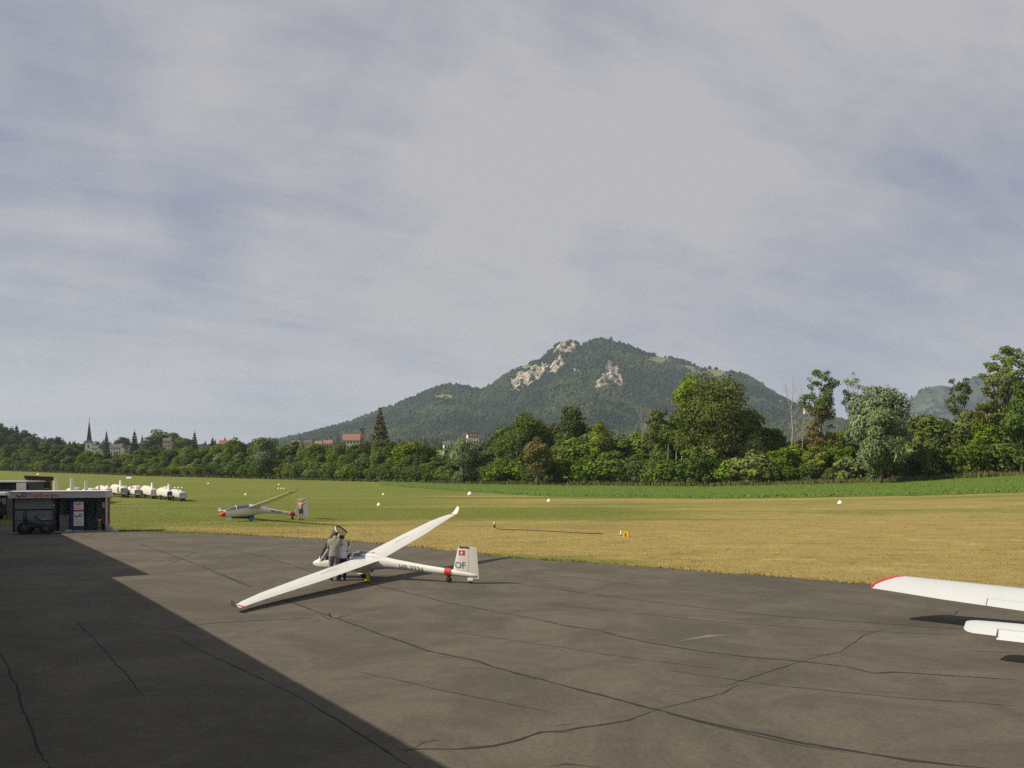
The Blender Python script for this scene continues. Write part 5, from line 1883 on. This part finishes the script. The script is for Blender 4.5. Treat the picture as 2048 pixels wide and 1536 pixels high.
td = thing('tail_dolly', 'red tail dolly under the fin of the two seat glider on the grass', 'tail dolly', mat=MF @ Matrix.Translation((-3.5, 0, 0)))
zc, hw, hh = [prof2(-3.5, k) for k in (1, 2, 3)]
MB().rings([ring_section(a, zc + a * .13, hw + c_, hh + c_, 16) for a, c_ in ((.2, .01), (.19, .05), (-.19, .05), (-.2, .01))], False, False).build('clamp', m_red, td, True, 50)
MB().box(-.04, .04, -.06, -.04, .08, zc - hh).box(-.04, .04, .04, .06, .08, zc - hh).build('fork', m_dgrey, td)
MB().disc((0, 0, .11), (0, 1, 0), .11, .07, 14).build('wheel', m_black, td, True)

# ------------------------------------------------------------------ tow plane reaching in from the side
m_alu = paint('white_aircraft_paint', (0.52, 0.54, 0.535), 0.32, 0.04, 0.9, coat=.25)
_gel = m_gel
m_gel = m_alu
# local axes: x forward, y left, z up; origin on the ground below the tail; tail-dragger sits nose high
PSI = math.radians(90 - 36)
TPx, TPy = 11.35, 17.55
MT = Matrix.Translation((TPx, TPy, 0)) @ Matrix.Rotation(PSI, 4, 'Z')
tp = thing('tow_plane', 'white low wing aeroplane with red wingtip reaching into the view over the apron', 'aeroplane', mat=MT)
PIT = math.radians(11)


def tilt_ring(x, y, z, c, prof, tk=1.0, pit=PIT, tilt=0.0):
    return [(x - px * c * math.cos(pit) - pz * c * tk * math.sin(pit) * 0, y, z - px * c * math.sin(pit) + pz * c * tk) for px, pz in prof]


def panel(root, name, ysec, prof, mat, tk=1.0, gap=0.0):
    mb = MB()
    mb.rings([tilt_ring(x, y, z, c, prof, tk) for y, x, z, c in ysec])
    return mb.build(name, mat, root, True, 50)


AF, AFf, AFr = airfoil(0, 1), airfoil(0, .76), airfoil(.776, 1, 5)
WY = [(.4, 5.45, .93, 1.66), (2.75, 5.28, 1.05, 1.46), (3.85, 5.15, 1.115, 1.30), (4.05, 4.98, 1.095, 1.12), (4.25, 4.66, 1.05, .79), (4.42, 4.34, 1.0, .46), (4.50, 4.10, .96, .21)]


def wsec(y):
    ys = [w[0] for w in WY]
    return (y, *[float(np.interp(y, ys, [w[k] for w in WY])) for k in (1, 2, 3)])


for s in (1, -1):
    sg = lambda L: [(s * q[0], q[1], q[2], q[3]) for q in L]
    mb = MB()
    mb.rings([tilt_ring(x, y, z, c, AF) for y, x, z, c in sg([wsec(.4), wsec(.7)])])
    mb.rings([tilt_ring(x, y, z, c, AFf) for y, x, z, c in sg([wsec(.7), wsec(1.72)])])
    mb.rings([tilt_ring(x, y, z, c, AF) for y, x, z, c in sg([wsec(1.72), wsec(2.75), wsec(3.3), wsec(3.85), wsec(4.05), wsec(4.25), wsec(4.42), wsec(4.5)])])
    w = mb.build('wing', m_alu, tp, True, 50)
    panel(w, 'flap', sg([wsec(.72), wsec(1.70)]), AFr, m_alu)
    # red tip following the outline
    MB().tube([(x + .01, s * (y + .01), z + .012) for y, x, z, c in map(wsec, (3.80, 3.88, 4.05, 4.15, 4.25, 4.35, 4.42, 4.5))] + [(3.92, s * 4.51, .95)],
              [.02, .06, .075, .08, .08, .075, .07, .055, .03], 8).build('red_tip', m_gelr, w, True, 60)
    hsec = [(.12, .62, .80, .86), (1.05, .60, .80, .82), (1.50, .56, .80, .77), (1.62, .48, .80, .66), (1.69, .36, .80, .46)]
    ys = [q[0] for q in hsec]
    hse = lambda y: (s * y, *[float(np.interp(y, ys, [w_[k] for w_ in hsec])) for k in (1, 2, 3)])
    mb = MB()
    mb.rings([tilt_ring(x, y, z, c, airfoil(0, .6), .75) for y, x, z, c in map(hse, (.12, .6, 1.06))])
    mb.rings([tilt_ring(x, y, z, c, AF, .75) for y, x, z, c in map(hse, (1.06, 1.3, 1.50, 1.62, 1.69))])
    hst = mb.build('tailplane', m_alu, tp, True, 50)
    mb = MB()
    mb.rings([[(a, b, d - .03 * (i / 4)) for i, (a, b, d) in enumerate(tilt_ring(x, y, z, c * 1.02, airfoil(.61, 1, 5), .75, math.radians(14)))] for y, x, z, c in map(hse, (.13, .6, 1.05))])
    mb.build('elevator', m_alu, hst, True, 50)
MB().rings([ring_section(x, zc, a, b, 20, .1) for x, zc, a, b in ((-.35, .66, .05, .10), (.3, .72, .12, .18), (2, .95, .32, .34), (3.6, 1.12, .48, .46), (5.2, 1.26, .5, .48), (6.6, 1.36, .46, .42), (7.1, 1.38, .25, .25), (7.2, 1.38, .08, .08))]).build('fuselage', m_alu, tp, True, 50)
MB().rings([[(.5, -.05, .9), (-.35, -.03, .9), (-.35, .03, .9), (.5, .05, .9)], [(.0, -.03, 1.95), (-.42, -.02, 1.95), (-.42, .02, 1.95), (.0, .03, 1.95)]]).build('fin', m_alu, tp)
MB().rings([ring_section(x, zc, a, b, 16) for x, zc, a, b in ((2.4, 1.3, .05, .05), (3.2, 1.5, .38, .3), (4.4, 1.62, .42, .42), (5.2, 1.5, .3, .25), (5.5, 1.45, .05, .05))]).build('canopy', m_cglass, tp, True, 60)
for s in (1, -1):
    MB().disc((4.9, s * .72, .24), (0, 1, 0), .24, .16, 18).build('main_wheel', m_black, tp, True)
    MB().tube([(4.9, s * .60, .26), (4.9, s * .58, .95)], .05, 8).build('gear_leg', m_alu, tp)
MB().disc((-.1, 0, .12), (0, 1, 0), .12, .08, 14).build('tail_wheel', m_black, tp, True)
MB().tube([(-.1, 0, .15), (.05, 0, .7)], .03, 6).build('tail_spring', m_dgrey, tp)
pm = MB()
for k in range(2):
    a = math.radians(20 + 180 * k)
    pm.rings([[(7.24, r_ * math.cos(a) - w_ * math.sin(a), 1.38 + r_ * math.sin(a) + w_ * math.cos(a)), (7.26, r_ * math.cos(a) - w_ * math.sin(a), 1.38 + r_ * math.sin(a) + w_ * math.cos(a)),
               (7.26, r_ * math.cos(a) + w_ * math.sin(a), 1.38 + r_ * math.sin(a) - w_ * math.cos(a)), (7.24, r_ * math.cos(a) + w_ * math.sin(a), 1.38 + r_ * math.sin(a) - w_ * math.cos(a))] for r_, w_ in ((.05, .05), (.4, .08), (.88, .05))])
pm.build('propeller', m_dgrey, tp)
m_gel = _gel

# ------------------------------------------------------------------ people
m_skin = paint('skin', (0.46, 0.27, 0.19), 0.6, 0.06, 6)
m_tan = paint('skin_tanned', (0.40, 0.20, 0.125), 0.6, 0.06, 6)


def person(label, J, M, skin, clothes, hair_col, hat=None, bulk=1.0):
    """J: joint positions in local metres (x forward, y left, z up). One skinned body; clothing and hair are shells taken from it."""
    root = thing('person', label, 'person', mat=M)
    V, E, Rad, Bone = [], [], [], []

    def vert(p, r):
        V.append(Vector(p)); Rad.append(r * bulk if r > .03 else r)
        return len(V) - 1

    def edge(a, b, bone):
        E.append((a, b)); Bone.append(bone)
    pel = vert(J['pelvis'], .13)
    sp1 = vert(Vector(J['pelvis']).lerp(Vector(J['chest']), .45), .115)
    che = vert(J['chest'], .135)
    nk0 = vert(Vector(J['chest']).lerp(Vector(J['neck']), .75), .085)
    nk = vert(J['neck'], .055)
    hd = Vector(J['head'])
    f = Vector(J.get('face', (1, 0, 0))).normalized()
    jaw = vert(hd + f * .025 - Vector((0, 0, .065)), .066)
    mid = vert(hd + f * .008, .092)
    crown = vert(hd - f * .012 + Vector((0, 0, .065)), .082)
    edge(pel, sp1, 'torso'); edge(sp1, che, 'torso'); edge(che, nk0, 'torso'); edge(nk0, nk, 'neck'); edge(nk, jaw, 'neck'); edge(jaw, mid, 'head'); edge(mid, crown, 'head')
    for s, nm in ((1, 'l'), (-1, 'r')):
        sh = vert(J['sh_' + nm], .068); el = vert(J['el_' + nm], .046); wr = vert(J['wr_' + nm], .031)
        um = vert(Vector(J['sh_' + nm]).lerp(Vector(J['el_' + nm]), .45), .058)
        fm = vert(Vector(J['el_' + nm]).lerp(Vector(J['wr_' + nm]), .35), .044)
        d = (Vector(J['wr_' + nm]) - Vector(J['el_' + nm])).normalized()
        side = d.cross(Vector((0, 0, 1)))
        side = side.normalized() if side.length > .1 else Vector((0, 1, 0))
        nrm = side.cross(d)
        palm = vert(Vector(J['wr_' + nm]) + d * .07, .034)
        edge(che, sh, 'torso'); edge(sh, um, 'uarm'); edge(um, el, 'uarm'); edge(el, fm, 'farm'); edge(fm, wr, 'farm'); edge(wr, palm, 'hand')
        for k, ln in enumerate((.068, .078, .072, .056)):
            o_ = side * (.027 - .018 * k)
            a = vert(V[palm] + d * .028 + o_, .0095)
            b = vert(V[a] + d * ln * .5 - nrm * .008, .009)
            c_ = vert(V[b] + d * ln * .45 - nrm * .022, .008)
            edge(palm, a, 'hand'); edge(a, b, 'hand'); edge(b, c_, 'hand')
        a = vert(V[palm] - d * .02 + side * .04, .0115); b = vert(V[a] + d * .045 + side * .018, .010)
        edge(palm, a, 'hand'); edge(a, b, 'hand')
        hp = vert(J['hip_' + nm], .105); kn = vert(J['kn_' + nm], .062); an = vert(J['an_' + nm], .043)
        th = vert(Vector(J['hip_' + nm]).lerp(Vector(J['kn_' + nm]), .4), .092)
        cf = vert(Vector(J['kn_' + nm]).lerp(Vector(J['an_' + nm]), .3), .062)
        ff = Vector(J.get('foot', (1, 0, 0))).normalized()
        he = vert(Vector(J['an_' + nm]) - ff * .035 - Vector((0, 0, .045)), .036)
        to = vert(Vector(J['an_' + nm]) + ff * .16 - Vector((0, 0, .058)), .030)
        edge(pel, hp, 'pelvis'); edge(hp, th, 'thigh'); edge(th, kn, 'thigh'); edge(kn, cf, 'shin'); edge(cf, an, 'shin'); edge(an, he, 'foot'); edge(an, to, 'foot')
    me = bpy.data.meshes.new('body_skeleton')
    me.from_pydata([tuple(v) for v in V], E, [])
    ob = bpy.data.objects.new('body_skeleton', me)
    COL.objects.link(ob)
    sk = ob.modifiers.new('skin', 'SKIN')
    sk.use_smooth_shade = True
    lay = me.skin_vertices[0].data if me.skin_vertices else None
    if lay is None:
        bm = bmesh.new(); bm.from_mesh(me); bm.verts.layers.skin.verify(); bm.to_mesh(me); bm.free()
        lay = me.skin_vertices[0].data
    for i, r_ in enumerate(Rad):
        lay[i].radius = (r_, r_)
        lay[i].use_root = (i == 0)
    ss = ob.modifiers.new('sub', 'SUBSURF')
    ss.levels = ss.render_levels = 2
    dg = bpy.context.evaluated_depsgraph_get()
    body = bpy.data.meshes.new_from_object(ob.evaluated_get(dg))
    bpy.data.objects.remove(ob)
    body.name = 'body'
    body.materials.clear()
    body.polygons.foreach_set('use_smooth', [True] * len(body.polygons))
    co = np.empty(len(body.vertices) * 3); body.vertices.foreach_get('co', co); co = co.reshape(-1, 3)
    no = np.empty(len(body.vertices) * 3); body.vertices.foreach_get('normal', no); no = no.reshape(-1, 3)
    # broaden the torso
    VA = np.array([tuple(v) for v in V])
    Ea = np.array(E)
    A_, B_ = VA[Ea[:, 0]], VA[Ea[:, 1]]
    polys = [list(p_.vertices) for p_ in body.polygons]
    cen = np.array([co[p_].mean(0) for p_ in polys])
    AB = B_ - A_
    t = np.clip(((cen[:, None] - A_[None]) * AB[None]).sum(-1) / (AB ** 2).sum(-1)[None], 0, 1)
    dist = np.linalg.norm(cen[:, None] - (A_[None] + t[..., None] * AB[None]), axis=-1)
    radE = np.array([(Rad[a] + Rad[b]) / 2 for a, b in E])
    bi = (dist - radE[None] * .6).argmin(1)
    bone = [Bone[i] for i in bi]
    tt = t[np.arange(len(bi)), bi]
    bo = link('body', body, skin, root)

    def shell(name, sel, off, mat):
        fs = [polys[i] for i in range(len(polys)) if sel(i)]
        used = sorted({v for f_ in fs for v in f_})
        ix = {v: k for k, v in enumerate(used)}
        Vs = co[used] + no[used] * off
        m_ = new_mesh(name, Vs, [[ix[v] for v in f_] for f_ in fs], True)
        return link(name, m_, mat, root)
    for name, bones, off, mat, extra in clothes:
        shell(name, lambda i: bone[i] in bones and (extra is None or extra(cen[i])), off, mat)
    hz0 = hd
    hm = hat or hair_col
    shell('hat' if hat else 'hair', lambda i: bone[i] == 'head' and (Vector(cen[i]) - hz0).dot(f) < .045 and cen[i][2] > hz0.z - .06 + .5 * (Vector(cen[i]) - hz0).dot(f) * 1.2, .014, hm)
    if hat:
        c_ = hd + Vector((0, 0, .045)) - f * .01
        MB().tube2(c_, Vector((0, 0, 1)), [(-.008, .155), (.008, .155), (.012, .10)], 20).build('hat_brim', hat, root, True)
    for s in (1, -1):
        sd = f.cross(Vector((0, 0, 1))) * s
        MB().tube2(hd + f * .088 + sd * .033 + Vector((0, 0, .005)), f, [(-.008, .006), (0, .012), (.008, .006)], 8).build('eye', m_cock, root, True)
        MB().tube2(hd - f * .005 + sd * .094, sd, [(-.012, .022), (.004, .03), (.012, .02)], 10).build('ear', skin, root, True)
    MB().tube([hd + f * .092 + Vector((0, 0, .01)), hd + f * .112 + Vector((0, 0, -.022)), hd + f * .096 + Vector((0, 0, -.03))], [.008, .014, .01], 8).build('nose', skin, root, True)
    MB().tube([hd + f * .088 + f.cross(Vector((0, 0, 1))) * .022 + Vector((0, 0, -.055)), hd + f * .094 + Vector((0, 0, -.054)), hd + f * .088 - f.cross(Vector((0, 0, 1))) * .022 + Vector((0, 0, -.055))], .006, 6).build('mouth', paint('lips', (.30, .13, .11), .6, .1, 5), root, True)
    return root


def stand(h=1.78, lean=0.0, arms='down', stance=.12, head_fwd=0.05, step=0.0):
    k = h / 1.78
    sx = math.sin(lean)
    J = {'pelvis': (0, 0, .96 * k)}
    ch = Vector((sx * .40, 0, .96 + .40 * math.cos(lean))) * k
    nk = ch + Vector((sx * .18 + .01, 0, .19)) * k
    J['chest'] = ch; J['neck'] = nk
    J['head'] = nk + Vector((head_fwd, 0, .145)) * k
    for s, n_ in ((1, 'l'), (-1, 'r')):
        sh = ch + Vector((.0, s * .185, .075)) * k
        J['sh_' + n_] = sh
        J['hip_' + n_] = Vector((0, s * .09, .91)) * k
        J['kn_' + n_] = Vector((.02 + s * step, s * stance * .95, .50)) * k
        J['an_' + n_] = Vector((-.02 + s * step * 1.6, s * stance, .0)) * k + Vector((0, 0, .088))
        if arms == 'down':
            J['el_' + n_] = sh + Vector((-.02, s * .07, -.29)) * k
            J['wr_' + n_] = J['el_' + n_] + Vector((.06, s * -.02, -.25)) * k
        elif arms == 'reach':
            J['el_' + n_] = sh + Vector((.16, s * .07, -.24)) * k
            J['wr_' + n_] = J['el_' + n_] + Vector((.22, s * -.09, -.08)) * k
        elif arms == 'raised':
            J['el_' + n_] = sh + Vector((.14, s * .22, .06)) * k
            J['wr_' + n_] = J['el_' + n_] + Vector((.17, s * .06, .18)) * k
    return J


def facing(X, Y, ang, z=0.0):
    return Matrix.Translation((X, Y, z)) @ Matrix.Rotation(math.radians(ang), 4, 'Z')


m_sweat = paint('sweater_olive_grey', (0.225, 0.22, 0.18), 0.95, 0.15, 6, bump=.3)
m_jeans = paint('jeans_grey_blue', (0.13, 0.14, 0.15), 0.95, 0.15, 8, bump=.3)
m_shirt = paint('shirt_pale_grey', (0.46, 0.46, 0.47), 0.9, 0.1, 6, bump=.3)
m_trou = paint('trousers_navy', (0.030, 0.032, 0.048), 0.9, 0.15, 6)
m_hair = paint('hair_dark', (0.03, 0.025, 0.022), 0.8, 0.2, 12)
m_shoe = paint('shoe_dark', (0.05, 0.045, 0.045), 0.7, 0.2, 6)
m_shoel = paint('shoe_grey', (0.22, 0.20, 0.20), 0.7, 0.2, 6)
UP = ('torso', 'uarm', 'farm')
LEG = ('pelvis', 'thigh', 'shin')


def top(k, z0):
    return lambda c: c[2] > z0


pa = (668 - 1024) / FPX * 31.85
person('person in olive grey sweater and grey jeans leaning over the open cockpit', stand(1.86, .20, 'reach', .11, .07), facing(pa, 31.85, 86), m_skin,
       [('sweater', UP + ('pelvis', 'thigh'), .024, m_sweat, lambda c: c[2] > .93), ('trousers', ('torso', 'pelvis', 'thigh', 'shin'), .016, m_jeans, lambda c: .10 < c[2] < 1.0),
        ('shoes', ('foot',), .012, m_shoel, None)], m_hair, bulk=1.08)
pb = (684 - 1024) / FPX * 32.05
person('person in pale grey shirt and navy trousers close beside the olive sweater', stand(1.72, .10, 'reach', .10, .05), facing(pb, 32.05, 100), m_skin,
       [('shirt', UP + ('pelvis', 'thigh'), .026, m_shirt, lambda c: c[2] > .84), ('trousers', ('torso', 'pelvis', 'thigh', 'shin'), .014, m_trou, lambda c: .10 < c[2] < .95),
        ('shoes', ('foot',), .012, m_shoe, None)], m_hair, bulk=1.0)
pc = on_ground(601.5, 1040.5)
m_short = paint('shorts_dark_plum', (0.06, 0.035, 0.07), 0.9, 0.15, 6)
m_hat = paint('straw_hat', (0.66, 0.60, 0.45), 0.9, 0.1, 8)
person('bare chested person in pale hat and dark shorts holding the two seater tail', stand(1.72, .04, 'raised', .15, .04), facing(pc.x, pc.y, 62, pc.z), m_tan,
       [('shorts', ('torso', 'pelvis', 'thigh'), .02, m_short, lambda c: .55 < c[2] < 1.0), ('shoes', ('foot',), .012, m_shoe, None)], m_hair, hat=m_hat)

# ------------------------------------------------------------------ field markers and bits on the grass
def marker(u, v, wpx, mat, label, group, name='field_marker', red=False):
    g = on_ground(u, v)
    w = wpx / FPX * g.y / 2
    t = thing(name, label, 'marker', g, rt.random() * .5, group)
    h = w * 1.35
    MB().rings([ring_section_z(z * h, w * q) for z, q in ((-.05, 1.0), (.12, 1.0), (.45, .86), (.75, .6), (.95, .3), (1.0, .05))]).build('marker_cone', mat, t, True, 60)
    MB().rings([ring_section_z(-.02, w * 1.12), ring_section_z(.04, w * 1.12)]).build('marker_base', mat if not red else m_gelr, t)
    return t


def ring_section_z(z, r_, n=16):
    return [(r_ * math.cos(2 * math.pi * k / n), r_ * math.sin(2 * math.pi * k / n), z) for k in range(n)]


m_mark = paint('marker_white', (0.85, 0.84, 0.78), 0.5, 0.05, 3)
m_marky = paint('marker_yellow', (0.80, 0.70, 0.16), 0.5, 0.05, 3)
GM = 'marker cones along the grass runway'
for u, v, w, mt, lab in [
        (1680, 1007, 9, m_mark, 'white marker cone alone on the straw grass below the slender tree'),
        (1098, 1003, 8, m_mark, 'white marker cone on the grass below the dark trees in the middle'),
        (758, 1011, 8, m_mark, 'white marker cone between the two gliders, nearest to the apron'),
        (767, 990, 6, m_marky, 'pale yellow marker cone on the grass farther out behind the nearest white one'),
        (492, 990, 6, m_marky, 'yellow marker cone on the grass just behind the two seat glider'),
        (557, 978, 4, m_marky, 'left one of three small yellow cones beyond the two seat glider'),
        (563, 978, 4, m_marky, 'middle one of three small yellow cones beyond the two seat glider'),
        (569, 978, 4, m_marky, 'right one of three small yellow cones beyond the two seat glider'),
        (558, 970, 4, m_mark, 'whitish cone a little beyond the three small yellow cones'),
        (350, 976, 3.5, m_mark, 'left one of three small cones beyond the trailer row'),
        (357, 976, 3.5, m_mark, 'middle one of three small cones beyond the trailer row'),
        (364, 976, 3.5, m_mark, 'right one of three small cones beyond the trailer row'),
        (214, 978, 8, m_marky, 'yellowish cone right behind the right end of the kiosk roof'),
        (174, 965, 5, m_marky, 'yellowish cone far behind the middle of the kiosk roof'),
        (417, 968, 4, m_mark, 'tiny pale cone far out left of the yellow cone behind the glider'),
        (77, 950, 6, m_marky, 'pale cone standing right above the roof of the reddish hut')]:
    marker(u, v, w, mt, lab, GM)
marker(940, 990, 10, m_mark, 'flat white and red marker on the grass at the edge of the bright green strip', GM, red=True)
g = on_ground(258, 957)
t = thing('marker_roof', 'small white marker with red ridge near the foot of the wood', 'marker', g, .2)
MB().add([(-.8, -.6, 0), (.8, -.6, 0), (.8, .6, 0), (-.8, .6, 0), (-.8, 0, .9), (.8, 0, .9)], [(0, 1, 5, 4), (2, 3, 4, 5), (0, 4, 3), (1, 2, 5)]).build('side_panel', m_mark, t)
MB().box(-.85, .85, -.2, .2, .75, 1.0).build('ridge_board', m_gelr, t)

g = on_ground(989, 1056)
t = thing('field_stake', 'short blue stake with fluorescent yellow top by the rope in dry grass', 'stake', g)
MB().tube([(0, 0, -.1), (0, 0, .26)], .075, 12).build('stake_foot', m_blue, t, True)
MB().tube([(0, 0, .26), (0, 0, .44), (0, 0, .48)], [.07, .06, .02], 12).build('stake_top', paint('fluo_yellow', (.62, .70, .12), .5, .05, 3), t, True)
g = on_ground(1251, 1074)
t = thing('sign_box', 'yellow box sign with a black numeral on the dry grass', 'sign', g, -.12)
MB().rings([[(-.19, -.13, -.02), (.19, -.13, -.02), (.26, .16, -.02), (-.12, .16, -.02)], [(-.16, -.08, .34), (.20, -.08, .34), (.26, .1, .32), (-.10, .1, .32)]]).build('sign_body', m_yellow, t)
text_mesh('2', .26, m_black, 'numeral', t, Matrix.Translation((-.08, -.135, .06)) @ Matrix.Rotation(math.radians(82), 4, 'X'), .004, .004)
g = on_ground(1242, 1072)
t = thing('white_post', 'short white plastic post beside the yellow box sign', 'post', g)
MB().tube([(0, 0, -.1), (0, 0, .30), (0, 0, .36)], [.05, .05, .02], 12).build('post_body', m_white, t, True)
MB().tube([(0, 0, .02), (0, 0, .09)], .056, 12).build('post_band', m_dgrey, t, True)

# rope lying in the grass
pts = [on_ground(u, v) + Vector((0, 0, .03)) for u, v in [(994, 1058), (1010, 1060), (1040, 1060.5), (1075, 1062), (1110, 1064), (1150, 1066), (1180, 1068), (1205, 1068)]]
rp = MB().tube(pts, .032, 6).build('tow_rope', paint('rope_dark', (.05, .045, .03), .95, .3, 6))
tag(rp, 'dark rope lying in the dry grass between the stake and the yellow box sign', 'rope')

# ------------------------------------------------------------------ bright green strip, weeds and grass tufts
LOW_U = [760, 860, 950, 1020, 1100, 1250, 1400, 1550, 1700, 1850, 2048, 2300]
LOW_V = [971, 978, 984, 989, 993, 995, 997, 996, 994, 991, 985, 976]
us = np.linspace(760, 2300, 130)
V, Fs = [], []
for i, u in enumerate(us):
    g0 = on_ground(float(u), float(np.interp(u, LOW_U, LOW_V)))
    Y1 = yt_at(u) + 1
    X1 = (u - 1024) / FPX * Y1
    wv_ = (rng.random() - .5) * .8
    for k, t_ in enumerate(np.linspace(0, 1, 9)):
        x = g0.x + (X1 - g0.x) * t_
        y = g0.y + wv_ * (1 - t_) + (Y1 - g0.y) * t_
        V.append((x, y, float(tz(x, y)) + (.015 if k == 0 else .22) + .05 * rng.random()))
    if i:
        for k in range(8):
            a = (i - 1) * 9 + k
            Fs.append((a, a + 9, a + 10, a + 1))
m_crop, nt, p = nodes_of('lush_grass')
n1 = noise_(nt, 1.0, 5, .65, sxyz=(.25, .6, .5))
n2 = noise_(nt, 1.0, 4, .7, sxyz=(4, 6, 4))
c = mix_(nt, n1, (0.062, 0.118, 0.011, 1), (0.100, 0.160, 0.018, 1))
c = mix_(nt, math_(nt, 'MULTIPLY', smooth_(nt, n2, .45, .7), .6), c, (.13, .16, .03, 1))
setin(nt, p.inputs['Base Color'], c)
p.inputs['Roughness'].default_value = .9
p.inputs['Specular IOR Level'].default_value = .15
nt.links.new(bump_(nt, n2, .8, .1), p.inputs['Normal'])
mw = link('meadow_strip', new_mesh('meadow_strip', V, [f_[::-1] for f_ in Fs], True), m_crop)
bm = bmesh.new(); bm.from_mesh(mw.data); bmesh.ops.recalc_face_normals(bm, faces=bm.faces)
if sum(f_.normal.z for f_ in bm.faces) < 0:
    bmesh.ops.reverse_faces(bm, faces=bm.faces)
bm.to_mesh(mw.data); bm.free()
mw['kind'] = 'structure'
mw['label'] = 'strip of lush bright green grass before the wood edge'


def blades(name, P0, h, w, mat, per=3, tone=None, lean=.35, seed=3):
    r = np.random.default_rng(seed)
    n = len(P0)
    Pn = np.repeat(P0, per, 0)
    m = len(Pn)
    a = r.random(m) * 6.283
    hh = np.repeat(h, per) * r.uniform(.6, 1.15, m)
    ww = np.repeat(w, per) * r.uniform(.6, 1.2, m)
    d = np.stack([np.cos(a), np.sin(a), np.zeros(m)], 1)
    sd = np.stack([-np.sin(a), np.cos(a), np.zeros(m)], 1)
    base = Pn + np.stack([r.normal(0, 1, m), r.normal(0, 1, m), np.zeros(m)], 1) * np.repeat(w, per)[:, None] * 1.2
    tip = base + d * (hh * lean * r.random(m))[:, None] + np.array([0, 0, 1.0]) * hh[:, None]
    Vv = np.stack([base - sd * ww[:, None] / 2 - [0, 0, .01], base + sd * ww[:, None] / 2 - [0, 0, .01], tip], 1).reshape(-1, 3)
    Ff = np.arange(m * 3).reshape(-1, 3)
    att = {'tone': ('FACE', np.clip(r.normal(.5, .25, m), 0, 1))}
    o = link(name, fast_mesh(name, Vv, Ff, att), mat)
    o['kind'] = 'stuff'
    return o


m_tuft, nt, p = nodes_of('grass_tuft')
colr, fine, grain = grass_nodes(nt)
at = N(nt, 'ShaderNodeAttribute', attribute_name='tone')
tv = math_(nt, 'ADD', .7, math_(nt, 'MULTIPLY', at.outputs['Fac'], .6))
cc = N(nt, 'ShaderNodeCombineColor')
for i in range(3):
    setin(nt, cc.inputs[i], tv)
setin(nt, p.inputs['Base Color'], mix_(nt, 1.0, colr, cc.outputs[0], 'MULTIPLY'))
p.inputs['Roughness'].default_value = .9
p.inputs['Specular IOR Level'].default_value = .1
r = np.random.default_rng(33)
# near field: random points beyond the apron edge, denser close by
n = 120000
X = r.uniform(-45, 60, n); dd = 60 * r.random(n) ** 1.6
ey = np.interp(X, fe[:, 0], fe[:, 1])
Y = ey - .12 + dd
ok = (Y > 12) & (np.abs(X) < Y * .75 + 3)
X, Y, dd = X[ok], Y[ok], dd[ok]
h = np.where(dd < .5, .03 + .09 * fbm(X * .7, Y * .7, 64), .042) * r.uniform(.6, 1.4, len(X))
o = blades('grass_tufts', np.stack([X, Y, tz(X, Y)], 1), h, h * .3 + .014, m_tuft, 2, lean=1.6)
o['label'] = 'short dry grass blades covering the field beside the apron'
# rank weeds at the foot of the wood
m_mblade, nt, p = nodes_of('meadow_blades')
at = N(nt, 'ShaderNodeAttribute', attribute_name='tone')
setin(nt, p.inputs['Base Color'], mix_(nt, at.outputs['Fac'], (.075, .130, .014, 1), (.150, .205, .034, 1)))
p.inputs['Roughness'].default_value = .9
u_ = r.uniform(770, 2290, 45000)
t_ = r.random(45000)
lowpts = np.array([tuple(on_ground(float(q), float(np.interp(q, LOW_U, LOW_V)))) for q in np.linspace(760, 2300, 80)])
lx, ly = np.interp(u_, np.linspace(760, 2300, 80), lowpts[:, 0]), np.interp(u_, np.linspace(760, 2300, 80), lowpts[:, 1])
hy = np.interp(u_, U_K, YT_K) + 1
hx = (u_ - 1024) / FPX * hy
bx_, by_ = lx + (hx - lx) * t_, ly + (hy - ly) * t_
hh = r.uniform(.10, .26, 45000) * (.6 + .8 * fbm(bx_ / 5, by_ / 9, 88))
o = blades('meadow_blades', np.stack([bx_, by_, tz(bx_, by_) + .15], 1), hh, hh * .6, m_mblade, 1, lean=2.2, seed=8)
o['label'] = 'long lush grass blades in the bright green strip'
m_weeds, nt, p = nodes_of('rank_weeds')
at = N(nt, 'ShaderNodeAttribute', attribute_name='tone')
n1 = noise_(nt, .05, 3, .5)
c = mix_(nt, at.outputs['Fac'], (.055, .075, .016, 1), (.16, .14, .05, 1))
c = mix_(nt, smooth_(nt, n1, .4, .6), c, (.10, .11, .025, 1))
setin(nt, p.inputs['Base Color'], c)
p.inputs['Roughness'].default_value = .95
uu = r.uniform(-60, 2250, 16000)
yy = np.interp(uu, U_K, YT_K) + r.uniform(-5, 3, len(uu)) * np.interp(uu, [0, 2048], [1.4, .8])
xx = (uu - 1024) / FPX * yy
hh = r.uniform(.4, 1.25, len(uu)) * (.5 + fbm(xx / 6, yy / 6, 71))
o = blades('rank_weeds', np.stack([xx, yy, tz(xx, yy)], 1), hh, hh * .28, m_weeds, 3)
o['label'] = 'tall rank weeds along the foot of the wood'

# labels that would repeat within a kind say where each stands among its like
byl = {}
for o in list(COL.objects):
    if 'label' in o and 'category' in o:
        byl.setdefault(o['label'], []).append(o)
for lab, L in byl.items():
    if len(L) > 1:
        L.sort(key=lambda o: o.location.x / max(1.0, o.location.y))
        n_ = len(L)
        for k, o in enumerate(L):
            o['label'] = lab + ', ' + (['left', 'right'][k] if n_ == 2 else 'leftmost' if k == 0 else 'rightmost' if k == n_ - 1 else 'middle' if n_ == 3 else ['', 'second', 'third', 'fourth', 'fifth', 'sixth', 'seventh', 'eighth', 'ninth'][min(k, 8)] + ' from left')
